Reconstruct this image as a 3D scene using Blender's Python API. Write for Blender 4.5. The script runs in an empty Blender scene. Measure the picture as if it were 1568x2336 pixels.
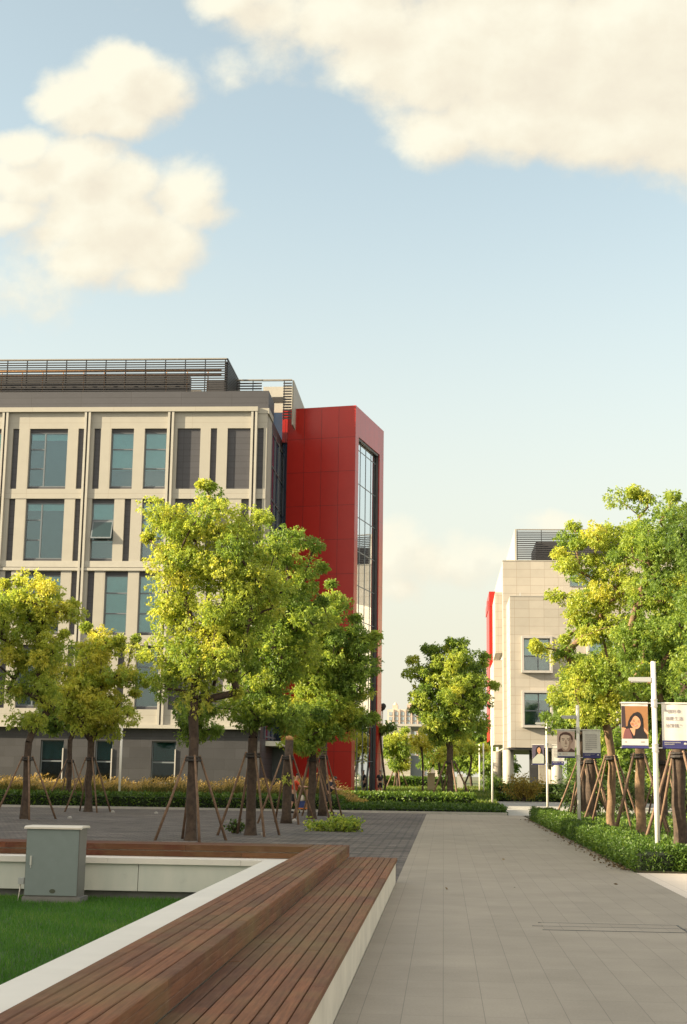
import bpy, math, random
import numpy as np
from mathutils import Vector, Matrix

S = bpy.context.scene
COL = S.collection
R = math.radians

# ------------------------------------------------------------------ camera
EYE = 1.65
F_, CX_, CY_ = 3244.0, 784.0, 1168.0          # 50 mm lens on a 36 mm tall frame (photo measured on a 1568 x 2336 grid)
_d = np.array([1012 - CX_, -(1770 - CY_), -F_]); _d /= np.linalg.norm(_d)
_u = np.array([250.0, ((1012 - CX_) * 250 + F_ * F_) / 602.0, -F_]); _u -= _d * (_u @ _d); _u /= np.linalg.norm(_u)
_r = np.cross(_d, _u)
_M = np.array([_r, _d, _u])
cam = bpy.data.cameras.new('camera'); cam.lens = 50; cam.sensor_width = 36; cam.sensor_fit = 'AUTO'
cam.clip_start = 0.1; cam.clip_end = 5000
camo = bpy.data.objects.new('camera', cam); COL.objects.link(camo)
mw = Matrix([list(_M[0]) + [0], list(_M[1]) + [0], list(_M[2]) + [EYE], [0, 0, 0, 1]])
camo.matrix_world = mw
S.camera = camo

def ray(x, y):
    return _M @ np.array([x - CX_, CY_ - y, -F_])
def at(x, y, Y):
    v = ray(x, y); v = v * (Y / v[1]); return (float(v[0]), float(Y), float(v[2] + EYE))

# ------------------------------------------------------------------ light
SUN_EL = R(20); SUN_COMPASS = R(255)           # sun low on the left, slightly behind the camera
SUNV = Vector((math.sin(SUN_COMPASS) * math.cos(SUN_EL), math.cos(SUN_COMPASS) * math.cos(SUN_EL), math.sin(SUN_EL)))
sl = bpy.data.lights.new('sun', 'SUN'); sl.energy = 4.5; sl.angle = R(0.6); sl.color = (1.0, 0.83, 0.56)
so = bpy.data.objects.new('sun', sl); COL.objects.link(so)
so.rotation_euler = SUNV.to_track_quat('Z', 'Y').to_euler()
S.view_settings.view_transform = 'Standard'; S.view_settings.look = 'None'
S.view_settings.gamma = 1.0; S.view_settings.use_curve_mapping = False
S.view_settings.exposure = 1.75
S.cycles.max_bounces = 6; S.cycles.transparent_max_bounces = 12

class NT:
    """small node-tree helper"""
    def __init__(s, nt): s.nt = nt; s.n = nt.nodes; s.l = nt.links
    def add(s, t, **kw):
        n = s.n.new(t)
        for k, v in kw.items(): setattr(n, k, v)
        return n
    def link(s, a, b): s.l.new(a, b)
    def put(s, inp, v):
        if hasattr(v, 'is_output') or isinstance(v, bpy.types.NodeSocket): s.l.new(v, inp)
        else: inp.default_value = v
    def math(s, op, a, b=None, clamp=False):
        n = s.n.new('ShaderNodeMath'); n.operation = op; n.use_clamp = clamp
        s.put(n.inputs[0], a)
        if b is not None: s.put(n.inputs[1], b)
        return n.outputs[0]
    def vmath(s, op, a, b=None):
        n = s.n.new('ShaderNodeVectorMath'); n.operation = op
        s.put(n.inputs[0], a)
        if b is not None: s.put(n.inputs[1], b)
        return n.outputs['Value'] if op in ('LENGTH', 'DOT_PRODUCT') else n.outputs[0]
    def noise(s, vec, scale, detail=4, rough=0.5, out='Fac'):
        n = s.n.new('ShaderNodeTexNoise'); n.inputs['Scale'].default_value = scale
        n.inputs['Detail'].default_value = detail; n.inputs['Roughness'].default_value = rough
        if vec is not None: s.l.new(vec, n.inputs['Vector'])
        return n.outputs[out]
    def mix(s, f, a, b, mode='MIX'):
        n = s.n.new('ShaderNodeMix'); n.data_type = 'RGBA'; n.blend_type = mode
        s.put(n.inputs[0], f); s.put(n.inputs[6], a); s.put(n.inputs[7], b)
        return n.outputs[2]
    def ramp(s, f, pts):
        n = s.n.new('ShaderNodeValToRGB'); e = n.color_ramp.elements
        while len(e) < len(pts): e.new(0.5)
        for i, (p, c) in enumerate(pts): e[i].position = p; e[i].color = c
        s.l.new(f, n.inputs[0]); return n.outputs[0]
    def maprange(s, v, a, b, c=0.0, d=1.0, smooth=False):
        n = s.n.new('ShaderNodeMapRange'); n.clamp = True
        if smooth: n.interpolation_type = 'SMOOTHSTEP'
        s.put(n.inputs[0], v); n.inputs[1].default_value = a; n.inputs[2].default_value = b
        n.inputs[3].default_value = c; n.inputs[4].default_value = d
        return n.outputs[0]

def c4(c): return (c[0], c[1], c[2], 1.0)

# ------------------------------------------------------------------ sky with clouds
def uvdir(px, py):
    v = ray(px, py); return float(v[0] / v[1]), float(v[2] / v[1])
CLOUDS = [  # x, y, rx, ry, weight in the photo's 1568 x 2336 grid
    (270, 175, 105, 90, 1.15), (185, 215, 100, 80, 1.0), (350, 215, 95, 90, .95), (250, 270, 130, 60, .9), (130, 240, 70, 40, .7),
    (60, 340, 85, 55, .9), (170, 375, 110, 75, 1.1), (60, 420, 140, 75, .85), (20, 480, 100, 50, .9), (180, 450, 130, 70, .7),
    (240, 510, 160, 95, 1.15), (290, 420, 120, 60, .8), (420, 450, 95, 90, .9), (460, 490, 80, 40, .75), (330, 560, 130, 95, .95), (220, 590, 130, 85, 1.0), (330, 640, 90, 45, .7), (120, 540, 90, 60, .6),
    (520, -10, 100, 60, .9), (640, 30, 130, 80, .8), (640, 95, 80, 70, .35), (800, 40, 190, 90, 1.0), (860, 140, 130, 80, .8), (980, 140, 180, 130, 1.15), (1180, 110, 300, 210, 1.2), (1420, 130, 340, 240, 1.2),
    (1000, 315, 105, 70, .95), (950, 270, 60, 45, .6), (1190, 275, 210, 100, 1.1), (1440, 290, 260, 105, 1.1), (1700, 240, 300, 190, 1.2), (1330, 320, 200, 60, .9), (1560, 335, 200, 65, 1.0),
    (1100, -150, 700, 190, 1.1), (525, 150, 45, 50, .30),
    (890, 1270, 80, 75, .6), (1000, 1290, 180, 45, .5), (1100, 1262, 90, 45, .5), (910, 1338, 60, 28, .45), (1275, 1190, 80, 25, .4),
    (60, 640, 160, 70, .22),
]
def cloud_group():
    g = bpy.data.node_groups.new('cloud_density', 'ShaderNodeTree')
    g.interface.new_socket('UV', in_out='INPUT', socket_type='NodeSocketVector')
    g.interface.new_socket('Density', in_out='OUTPUT', socket_type='NodeSocketFloat')
    t = NT(g); gi = t.add('NodeGroupInput'); go = t.add('NodeGroupOutput')
    uv = gi.outputs[0]
    wn = t.noise(uv, 14.0, 3, 0.55, 'Color')
    w = t.vmath('MULTIPLY', t.vmath('SUBTRACT', wn, (0.5, 0.5, 0.5)), (0.020, 0.020, 0.0))
    wn2 = t.noise(uv, 50.0, 4, 0.6, 'Color')
    w2 = t.vmath('MULTIPLY', t.vmath('SUBTRACT', wn2, (0.5, 0.5, 0.5)), (0.010, 0.010, 0.0))
    p = t.vmath('ADD', t.vmath('ADD', uv, w), w2)
    d = None
    for (x, y, rx, ry, wt) in CLOUDS:
        u0, v0 = uvdir(x, y)
        k = 1.12 + 0.3 * v0
        q = t.vmath('MULTIPLY', t.vmath('SUBTRACT', p, (u0, v0, 0)), (F_ / (rx * k), F_ / (ry * k), 0))
        e = t.math('MULTIPLY', t.math('SUBTRACT', 1.0, t.math('POWER', t.vmath('LENGTH', q), 1.6)), wt)
        if d is None: d = e
        else:
            n = t.add('ShaderNodeMath', operation='SMOOTH_MAX'); n.inputs[2].default_value = 0.12
            t.link(d, n.inputs[0]); t.link(e, n.inputs[1]); d = n.outputs[0]
    f = t.noise(uv, 22.0, 8, 0.53)
    d = t.math('ADD', d, t.math('MULTIPLY', t.math('SUBTRACT', f, 0.5), 1.15))
    f2 = t.noise(uv, 85.0, 7, 0.6)
    d = t.math('ADD', d, t.math('MULTIPLY', t.math('SUBTRACT', f2, 0.5), 0.40))
    t.link(d, go.inputs[0])
    return g

SKY_STRENGTH = 0.11
w = bpy.data.worlds.new('World'); S.world = w; w.use_nodes = True
t = NT(w.node_tree); t.n.clear()
tc = t.add('ShaderNodeTexCoord'); gen = tc.outputs['Generated']
sky = t.add('ShaderNodeTexSky', sky_type='NISHITA', sun_disc=False)
sky.sun_elevation = SUN_EL; sky.sun_rotation = SUN_COMPASS; sky.air_density = 1.0; sky.dust_density = 2.2; sky.ozone_density = 1.2
hs = t.add('ShaderNodeHueSaturation'); hs.inputs['Saturation'].default_value = 0.62; hs.inputs['Value'].default_value = 0.88
t.link(sky.outputs[0], hs.inputs['Color'])
skyc = t.mix(1.0, hs.outputs[0], (0.97, 1.0, 0.865, 1), 'MULTIPLY')
sep = t.add('ShaderNodeSeparateXYZ'); t.link(gen, sep.inputs[0])
hz = t.maprange(sep.outputs[2], 0.0, 0.44, 1.0, 0.0, True)
ys = t.math('MAXIMUM', t.math('ABSOLUTE', sep.outputs[1]), 0.02)
cmb = t.add('ShaderNodeCombineXYZ')
t.link(t.math('DIVIDE', sep.outputs[0], ys), cmb.inputs[0]); t.link(t.math('DIVIDE', sep.outputs[2], ys), cmb.inputs[1])
uv = cmb.outputs[0]
grp = cloud_group()
g1 = t.add('ShaderNodeGroup', node_tree=grp); t.link(uv, g1.inputs[0])
g2 = t.add('ShaderNodeGroup', node_tree=grp); t.link(t.vmath('ADD', uv, (-0.018, 0.018, 0)), g2.inputs[0])
d0, d1 = g1.outputs[0], g2.outputs[0]
ahead = t.maprange(sep.outputs[1], 0.05, 0.2)
# unseen bright clouds behind the viewer, added to lift the ambient light
bn = t.noise(gen, 2.2, 7, 0.55)
back = t.math('MULTIPLY', t.maprange(bn, 0.40, 0.60, 0, .95, True), t.math('SUBTRACT', 1.0, ahead))
alpha = t.math('MULTIPLY', t.maprange(d0, -0.20, 0.66, 0, 1, True), ahead)
alpha = t.math('MAXIMUM', alpha, back)
alpha = t.math('MULTIPLY', alpha, t.maprange(sep.outputs[2], -0.01, 0.03))
shade = t.maprange(t.math('SUBTRACT', d0, d1), -0.9, 0.6, 0.0, 1.0)
thick = t.maprange(d0, 0.7, 1.9, 0.0, 0.35)
shade = t.math('SUBTRACT', shade, thick, True)
ccol = t.ramp(shade, [(0.0, (0.50, 0.452, 0.37, 1)), (0.5, (0.565, 0.525, 0.425, 1)), (0.85, (0.61, 0.585, 0.48, 1))])
ccol = t.mix(1.0, ccol, (1, 1, 1, 1), 'MULTIPLY')
cl = t.vmath('SCALE', ccol); cl.node.inputs[3].default_value = 0.50 / SKY_STRENGTH
skyh = t.mix(t.math('MULTIPLY', hz, 0.90), skyc, (0.266 / SKY_STRENGTH, 0.250 / SKY_STRENGTH, 0.204 / SKY_STRENGTH, 1))
cl = t.mix(t.math('SUBTRACT', 1.0, ahead), cl, (0.56 / SKY_STRENGTH, 0.49 / SKY_STRENGTH, 0.385 / SKY_STRENGTH, 1))
bgc = t.mix(alpha, skyh, cl)
bg = t.add('ShaderNodeBackground'); bg.inputs['Strength'].default_value = SKY_STRENGTH
t.link(bgc, bg.inputs['Color'])
wo = t.add('ShaderNodeOutputWorld'); t.link(bg.outputs[0], wo.inputs['Surface'])

# ------------------------------------------------------------------ materials
MATS = {}
def newmat(name):
    m = bpy.data.materials.new(name); m.use_nodes = True
    nt = NT(m.node_tree); b = nt.n['Principled BSDF']; MATS[name] = m
    return m, nt, b
def posvec(t):
    g = t.add('ShaderNodeNewGeometry'); return g.outputs['Position']
def objvec(t):
    return t.add('ShaderNodeTexCoord').outputs['Object']
def plain(name, col, rough=0.6, var=0.12, scale=3.0, metal=0.0, bump=0.0, bscale=40, spec=0.5):
    m, t, b = newmat(name)
    p = posvec(t); f = t.noise(p, scale, 5, 0.6)
    lo = c4([c * (1 - var) for c in col]); hi = c4([min(1, c * (1 + var)) for c in col])
    t.link(t.ramp(f, [(0.3, lo), (0.7, hi)]), b.inputs['Base Color'])
    b.inputs['Roughness'].default_value = rough; b.inputs['Metallic'].default_value = metal
    b.inputs['Specular IOR Level'].default_value = spec
    if bump:
        bn = t.add('ShaderNodeBump'); bn.inputs['Strength'].default_value = bump; bn.inputs['Distance'].default_value = 0.01
        t.link(t.noise(p, bscale, 4, 0.6), bn.inputs['Height']); t.link(bn.outputs[0], b.inputs['Normal'])
    return m
def tiled(name, col, joint, tw, th, jw=0.012, rough=0.6, var=0.08, horiz=False, offset=0.0, spec=0.5, cellvar=0.06, bump=0.3, du=0.0, dv=0.0, patch=0.0, coat=0.0, streak=0.0):
    """cladding panels / pavers: joints from a brick texture in object space (u = x+y on walls, x,y on floors)"""
    m, t, b = newmat(name)
    o = objvec(t); s = t.add('ShaderNodeSeparateXYZ'); t.link(o, s.inputs[0]); cb = t.add('ShaderNodeCombineXYZ')
    if horiz:
        t.link(t.math('ADD', s.outputs[0], du), cb.inputs[0]); t.link(t.math('ADD', s.outputs[1], dv), cb.inputs[1])
    else:
        t.link(t.math('ADD', t.math('ADD', s.outputs[0], s.outputs[1]), du), cb.inputs[0]); t.link(t.math('ADD', s.outputs[2], dv), cb.inputs[1])
    br = t.add('ShaderNodeTexBrick'); br.offset = offset; br.squash = 1.0
    br.inputs['Scale'].default_value = 1.0; br.inputs['Mortar Size'].default_value = jw; br.inputs['Mortar Smooth'].default_value = 0.2
    br.inputs['Brick Width'].default_value = tw; br.inputs['Row Height'].default_value = th; br.inputs['Bias'].default_value = 0
    t.link(cb.outputs[0], br.inputs['Vector'])
    br.inputs['Color1'].default_value = c4([c * (1 - cellvar) for c in col]); br.inputs['Color2'].default_value = c4([c * (1 + cellvar) for c in col])
    br.inputs['Mortar'].default_value = c4(joint)
    f = t.noise(o, 1.3, 6, 0.62); f2 = t.noise(o, 45.0, 3, 0.6)
    c = t.mix(1.0, br.outputs[0], t.ramp(f, [(0.25, (1 - var,) * 3 + (1,)), (0.75, (1 + var * 0.6,) * 3 + (1,))]), 'MULTIPLY')
    c = t.mix(1.0, c, t.ramp(f2, [(0.2, (1 - var,) * 3 + (1,)), (0.8, (1 + var,) * 3 + (1,))]), 'MULTIPLY')
    if patch:
        f3 = t.noise(o, 0.35, 5, 0.7)
        c = t.mix(1.0, c, t.ramp(f3, [(0.35, (1 - patch,) * 3 + (1,)), (0.62, (1, 1, 1, 1))]), 'MULTIPLY')
    if streak:
        mp = t.add('ShaderNodeMapping'); mp.inputs['Scale'].default_value = (0.55, 2.4, 1); t.link(o, mp.inputs['Vector'])
        f4 = t.noise(mp.outputs[0], 1.0, 6, 0.7)
        c = t.mix(1.0, c, t.ramp(f4, [(0.35, (1 - streak, 1 - streak, 1 - streak * .95, 1)), (0.66, (1.25, 1.22, 1.2, 1))]), 'MULTIPLY')
    t.link(c, b.inputs['Base Color']); b.inputs['Roughness'].default_value = rough; b.inputs['Specular IOR Level'].default_value = spec
    b.inputs['Coat Weight'].default_value = coat; b.inputs['Coat Roughness'].default_value = 0.15
    if bump:
        bn = t.add('ShaderNodeBump'); bn.inputs['Strength'].default_value = bump; bn.inputs['Distance'].default_value = 0.01
        h = t.math('SUBTRACT', t.math('MULTIPLY', f2, 0.4), br.outputs['Fac'])
        t.link(h, bn.inputs['Height']); t.link(bn.outputs[0], b.inputs['Normal'])
    return m
def leafmat(name, stops, trans=0.4, rough=0.45):
    m, t, b = newmat(name)
    a = t.add('ShaderNodeAttribute', attribute_name='tint')
    col = t.ramp(a.outputs['Fac'], [(p, c4(c)) for p, c in stops])
    t.link(col, b.inputs['Base Color']); b.inputs['Roughness'].default_value = rough; b.inputs['Specular IOR Level'].default_value = 0.35
    tr = t.add('ShaderNodeBsdfTranslucent'); t.link(t.mix(1.0, col, (1.5, 1.40, 0.85, 1), 'MULTIPLY'), tr.inputs['Color'])
    mx = t.add('ShaderNodeMixShader'); mx.inputs[0].default_value = trans
    t.link(b.outputs[0], mx.inputs[1]); t.link(tr.outputs[0], mx.inputs[2])
    t.link(mx.outputs[0], t.n['Material Output'].inputs['Surface'])
    return m
def wood(name, base, dark, moss=0.0):
    m, t, b = newmat(name)
    o = objvec(t); a = t.add('ShaderNodeAttribute', attribute_name='tint')
    mp = t.add('ShaderNodeMapping'); mp.inputs['Scale'].default_value = (22, 0.9, 22) if name != 'bench_wood_cross' else (0.9, 22, 22)
    t.link(o, mp.inputs['Vector'])
    sh = t.add('ShaderNodeVectorMath', operation='ADD'); t.link(mp.outputs[0], sh.inputs[0]); t.link(a.outputs['Fac'], sh.inputs[1])
    sc = t.vmath('MULTIPLY', sh.outputs[0], (1, 1, 1))
    g = t.noise(sc, 2.6, 6, 0.65)
    c = t.ramp(g, [(0.25, c4(dark)), (0.7, c4(base))])
    c = t.mix(1.0, c, t.ramp(a.outputs['Fac'], [(0.0, (0.72, 0.72, 0.74, 1)), (1.0, (1.25, 1.2, 1.15, 1))]), 'MULTIPLY')
    big = t.noise(o, 0.9, 5, 0.6)
    c = t.mix(t.maprange(big, 0.45, 0.7, 0, 0.45 + moss), c, (0.17, 0.125, 0.05, 1))
    wear = t.noise(o, 5.0, 6, 0.7)
    c = t.mix(t.maprange(wear, 0.52, 0.72, 0, 0.25), c, (0.27, 0.17, 0.11, 1))
    t.link(c, b.inputs['Base Color']); b.inputs['Roughness'].default_value = 0.7; b.inputs['Specular IOR Level'].default_value = 0.25
    bn = t.add('ShaderNodeBump'); bn.inputs['Strength'].default_value = 0.35; bn.inputs['Distance'].default_value = 0.004
    t.link(g, bn.inputs['Height']); t.link(bn.outputs[0], b.inputs['Normal'])
    return m
def glassmat(name, tint, refl=0.16, ior=1.9):
    m, t, b = newmat(name)
    tr = t.add('ShaderNodeBsdfTransparent'); tr.inputs[0].default_value = c4(tint)
    gl = t.add('ShaderNodeBsdfGlossy'); gl.inputs['Roughness'].default_value = 0.03; gl.inputs['Color'].default_value = (0.9, 0.95, 1, 1)
    p = posvec(t); bn = t.add('ShaderNodeBump'); bn.inputs['Strength'].default_value = 0.04; bn.inputs['Distance'].default_value = 0.05
    t.link(t.noise(p, 0.7, 2), bn.inputs['Height']); t.link(bn.outputs[0], gl.inputs['Normal'])
    fr = t.add('ShaderNodeFresnel'); fr.inputs[0].default_value = ior
    f = t.math('ADD', fr.outputs[0], refl, True)
    mx = t.add('ShaderNodeMixShader'); t.link(f, mx.inputs[0]); t.link(tr.outputs[0], mx.inputs[1]); t.link(gl.outputs[0], mx.inputs[2])
    t.link(mx.outputs[0], t.n['Material Output'].inputs['Surface'])
    return m

tiled('beige_panel', (0.36, 0.342, 0.302), (0.26, 0.225, 0.185), 4.85, 4.25, 0.008, 0.65, 0.05, cellvar=0.02, bump=0.1, du=9.75 + 11.12, dv=-17.53)
plain('beige_metal', (0.395, 0.378, 0.338), 0.55, 0.05)
tiled('granite_dark', (0.040, 0.040, 0.046), (0.02, 0.02, 0.022), 1.2, 0.6, 0.010, 0.55, 0.16, offset=0.5, cellvar=0.18)
tiled('slate_panel', (0.055, 0.055, 0.066), (0.02, 0.02, 0.025), 3.0, 0.36, 0.010, 0.6, 0.08, cellvar=0.05)
plain('dark_metal', (0.055, 0.053, 0.057), 0.5, 0.1)
plain('dark_gap', (0.03, 0.028, 0.028), 0.7)
tiled('red_panel', (0.37, 0.016, 0.010), (0.07, 0.008, 0.009), 1.13, 2.16, 0.012, 0.30, 0.07, cellvar=0.05, dv=-0.84, spec=0.4, bump=0.15)
tiled('stone_cladding', (0.395, 0.365, 0.32), (0.25, 0.205, 0.16), 1.08, 0.635, 0.010, 0.6, 0.07, cellvar=0.06)
plain('frame_grey', (0.13, 0.15, 0.17), 0.45, 0.05)
plain('window_surround', (0.42, 0.40, 0.38), 0.5, 0.05)
plain('louvre_metal', (0.038, 0.037, 0.040), 0.45, 0.1)
plain('louvre_light', (0.26, 0.245, 0.225), 0.5, 0.08)
plain('blind_cloth', (0.40, 0.56, 0.55), 0.8, 0.06)
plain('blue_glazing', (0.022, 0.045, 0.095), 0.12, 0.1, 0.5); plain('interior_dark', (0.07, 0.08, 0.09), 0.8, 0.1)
glassmat('window_glass', (0.72, 0.90, 0.90), 0.06, 1.6); glassmat('shop_glass', (0.35, 0.5, 0.5), 0.02, 1.35)
glassmat('tower_glass', (0.25, 0.30, 0.33), 0.50, 1.8)
plain('white_paint', (0.78, 0.76, 0.70), 0.35, 0.04)
plain('pole_paint', (0.74, 0.71, 0.65), 0.3, 0.05)
plain('clamp_metal', (0.62, 0.60, 0.57), 0.35, 0.05, metal=0.6)
plain('lamp_grey', (0.42, 0.43, 0.43), 0.4, 0.05)
tiled('path_slab', (0.335, 0.293, 0.243), (0.215, 0.19, 0.165), 0.29, 0.87, 0.003, 0.8, 0.10, horiz=True, offset=0.0, cellvar=0.03, patch=0.12, du=0.29 * 40, bump=0.12, spec=0.25)
tiled('plaza_sett', (0.195, 0.165, 0.150), (0.07, 0.066, 0.065), 0.44, 0.22, 0.03, 0.85, 0.28, horiz=True, offset=0.5, cellvar=0.30, bump=1.0, patch=0.35, streak=0.45)
tiled('pale_paving', (0.62, 0.54, 0.47), (0.42, 0.36, 0.32), 0.9, 0.9, 0.006, 0.7, 0.05, horiz=True, cellvar=0.03, bump=0.1)
plain('road_surface', (0.34, 0.33, 0.31), 0.8, 0.10, 0.6, bump=0.2)
plain('kerb_stone', (0.40, 0.38, 0.35), 0.7, 0.12, 5)
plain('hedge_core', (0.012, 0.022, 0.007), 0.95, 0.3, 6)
plain('soil', (0.055, 0.048, 0.028), 0.95, 0.3, 4)
plain('base_ground', (0.11, 0.115, 0.06), 0.95, 0.3, 0.05)
plain('lawn_soil', (0.045, 0.085, 0.018), 0.95, 0.25, 2.0, bump=0.6, bscale=60)
plain('far_lawn_soil', (0.075, 0.095, 0.025), 0.95, 0.3, 0.8)
plain('bench_concrete', (0.62, 0.565, 0.465), 0.7, 0.12, 2.2, bump=0.12, bscale=60)
plain('coping_stone', (0.70, 0.66, 0.605), 0.6, 0.05, 1.5, bump=0.06)
def stained_wall():
    m, t, b = newmat('stained_wall')
    p = posvec(t); mp = t.add('ShaderNodeMapping'); mp.inputs['Scale'].default_value = (1.1, 1.1, 0.35); t.link(p, mp.inputs['Vector'])
    f = t.noise(mp.outputs[0], 1.6, 6, 0.6)
    c = t.ramp(f, [(0.3, (0.50, 0.53, 0.48, 1)), (0.55, (0.60, 0.60, 0.54, 1)), (0.75, (0.66, 0.64, 0.58, 1))])
    g = t.noise(p, 5.0, 4, 0.6); c = t.mix(t.maprange(g, 0.62, 0.75, 0, 0.3), c, (0.36, 0.36, 0.33, 1))
    t.link(c, b.inputs['Base Color']); b.inputs['Roughness'].default_value = 0.75
    mp2 = t.add('ShaderNodeMapping'); mp2.inputs['Scale'].default_value = (2.2, 2.2, 0.4); t.link(p, mp2.inputs['Vector'])
    return m
stained_wall()
wood('bench_wood', (0.222, 0.097, 0.047), (0.088, 0.034, 0.017), 0.15)
wood('bench_wood_cross', (0.15, 0.048, 0.024), (0.062, 0.020, 0.011))
plain('cabinet_paint', (0.185, 0.222, 0.220), 0.42, 0.04, 8, bump=0.05)
plain('cabinet_side', (0.17, 0.165, 0.15), 0.5, 0.06)  # side colour set darker to carry the weaker light on that face
plain('cabinet_roof', (0.66, 0.60, 0.53), 0.45, 0.05)  # roof colour raised to carry the light on the cabinet top; cable shares it
plain('cabinet_plate', (0.06, 0.07, 0.045), 0.5, 0.2)
plain('plinth_grey', (0.17, 0.165, 0.155), 0.8, 0.15, 6)
plain('bark', (0.060, 0.040, 0.028), 0.9, 0.45, 9, bump=0.9, bscale=26)
plain('bark_light', (0.17, 0.108, 0.062), 0.9, 0.35, 9, bump=0.8, bscale=26)
plain('cut_wood', (0.50, 0.27, 0.12), 0.8, 0.2, 12)
plain('stake_wood', (0.17, 0.105, 0.068), 0.85, 0.35, 10, bump=0.5)
plain('strap_black', (0.035, 0.030, 0.028), 0.8, 0.2)
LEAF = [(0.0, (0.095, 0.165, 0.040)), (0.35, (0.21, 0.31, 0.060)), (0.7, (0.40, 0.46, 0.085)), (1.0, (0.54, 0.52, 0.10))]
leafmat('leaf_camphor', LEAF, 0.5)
leafmat('leaf_hedge', [(0.0, (0.028, 0.065, 0.010)), (0.6, (0.075, 0.14, 0.018)), (1.0, (0.17, 0.24, 0.03))], 0.3)
leafmat('leaf_golden', [(0.0, (0.10, 0.10, 0.02)), (1.0, (0.34, 0.25, 0.05))], 0.4)
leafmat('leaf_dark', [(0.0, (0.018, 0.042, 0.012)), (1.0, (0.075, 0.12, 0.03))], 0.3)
leafmat('blade_lawn', [(0.0, (0.045, 0.135, 0.017)), (0.7, (0.09, 0.225, 0.03)), (1.0, (0.19, 0.27, 0.06))], 0.35)
leafmat('blade_far', [(0.0, (0.045, 0.085, 0.014)), (0.6, (0.10, 0.155, 0.022)), (1.0, (0.22, 0.24, 0.04))], 0.4)
leafmat('blade_golden', [(0.0, (0.035, 0.055, 0.015)), (0.5, (0.12, 0.11, 0.028)), (1.0, (0.43, 0.30, 0.12))], 0.5)
leafmat('leaf_dry', [(0.0, (0.07, 0.045, 0.02)), (1.0, (0.24, 0.17, 0.09))], 0.1)
for nm, c, r_ in [('skin', (0.48, 0.27, 0.18), .6), ('hair_black', (0.015, 0.012, 0.012), .5), ('shirt_orange', (0.55, 0.06, 0.02), .8), ('shirt_navy', (0.018, 0.018, 0.035), .8),
                  ('shorts_black', (0.012, 0.012, 0.016), .8), ('shoe_black', (0.02, 0.02, 0.022), .6), ('cart_orange', (0.55, 0.17, 0.03), .5), ('crate_blue', (0.02, 0.04, 0.16), .5),
                  ('sack_white', (0.55, 0.50, 0.42), .9), ('carton_brown', (0.30, 0.17, 0.09), .8), ('rubber', (0.03, 0.03, 0.03), .8), ('wheel_yellow', (0.5, 0.42, 0.2), .6),
                  ('print_white', (0.62, 0.60, 0.56), .7), ('print_navy', (0.030, 0.030, 0.135), .6), ('print_brown', (0.33, 0.155, 0.062), .7), ('print_dark', (0.045, 0.026, 0.032), .7),
                  ('print_hair', (0.012, 0.009, 0.012), .7), ('print_skin', (0.60, 0.30, 0.17), .7), ('print_skin_shade', (0.42, 0.17, 0.085), .7), ('print_mauve', (0.20, 0.075, 0.075), .7),
                  ('print_lip', (0.42, 0.05, 0.04), .7), ('print_grey', (0.24, 0.215, 0.23), .7), ('print_pink', (0.55, 0.40, 0.34), .7), ('print_pale', (0.66, 0.52, 0.42), .7), ('print_sepia', (0.10, 0.05, 0.04), .7), ('print_shade', (0.40, 0.27, 0.21), .7),
                  ('print_violet', (0.115, 0.095, 0.15), .7), ('print_cream', (0.46, 0.48, 0.43), .7), ('stone_grey', (0.34, 0.32, 0.30), .8),
                  ('hazed_wall', (0.53, 0.47, 0.41), .8), ('hazed_trim', (0.56, 0.41, 0.33), .8), ('far_glass', (0.28, 0.33, 0.37), .3), ('sign_stone', (0.40, 0.33, 0.21), .8)]:  # apartment tower tones paled so that distance haze sits in the colour
    plain(nm, c, r_, 0.06, 6)

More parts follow.
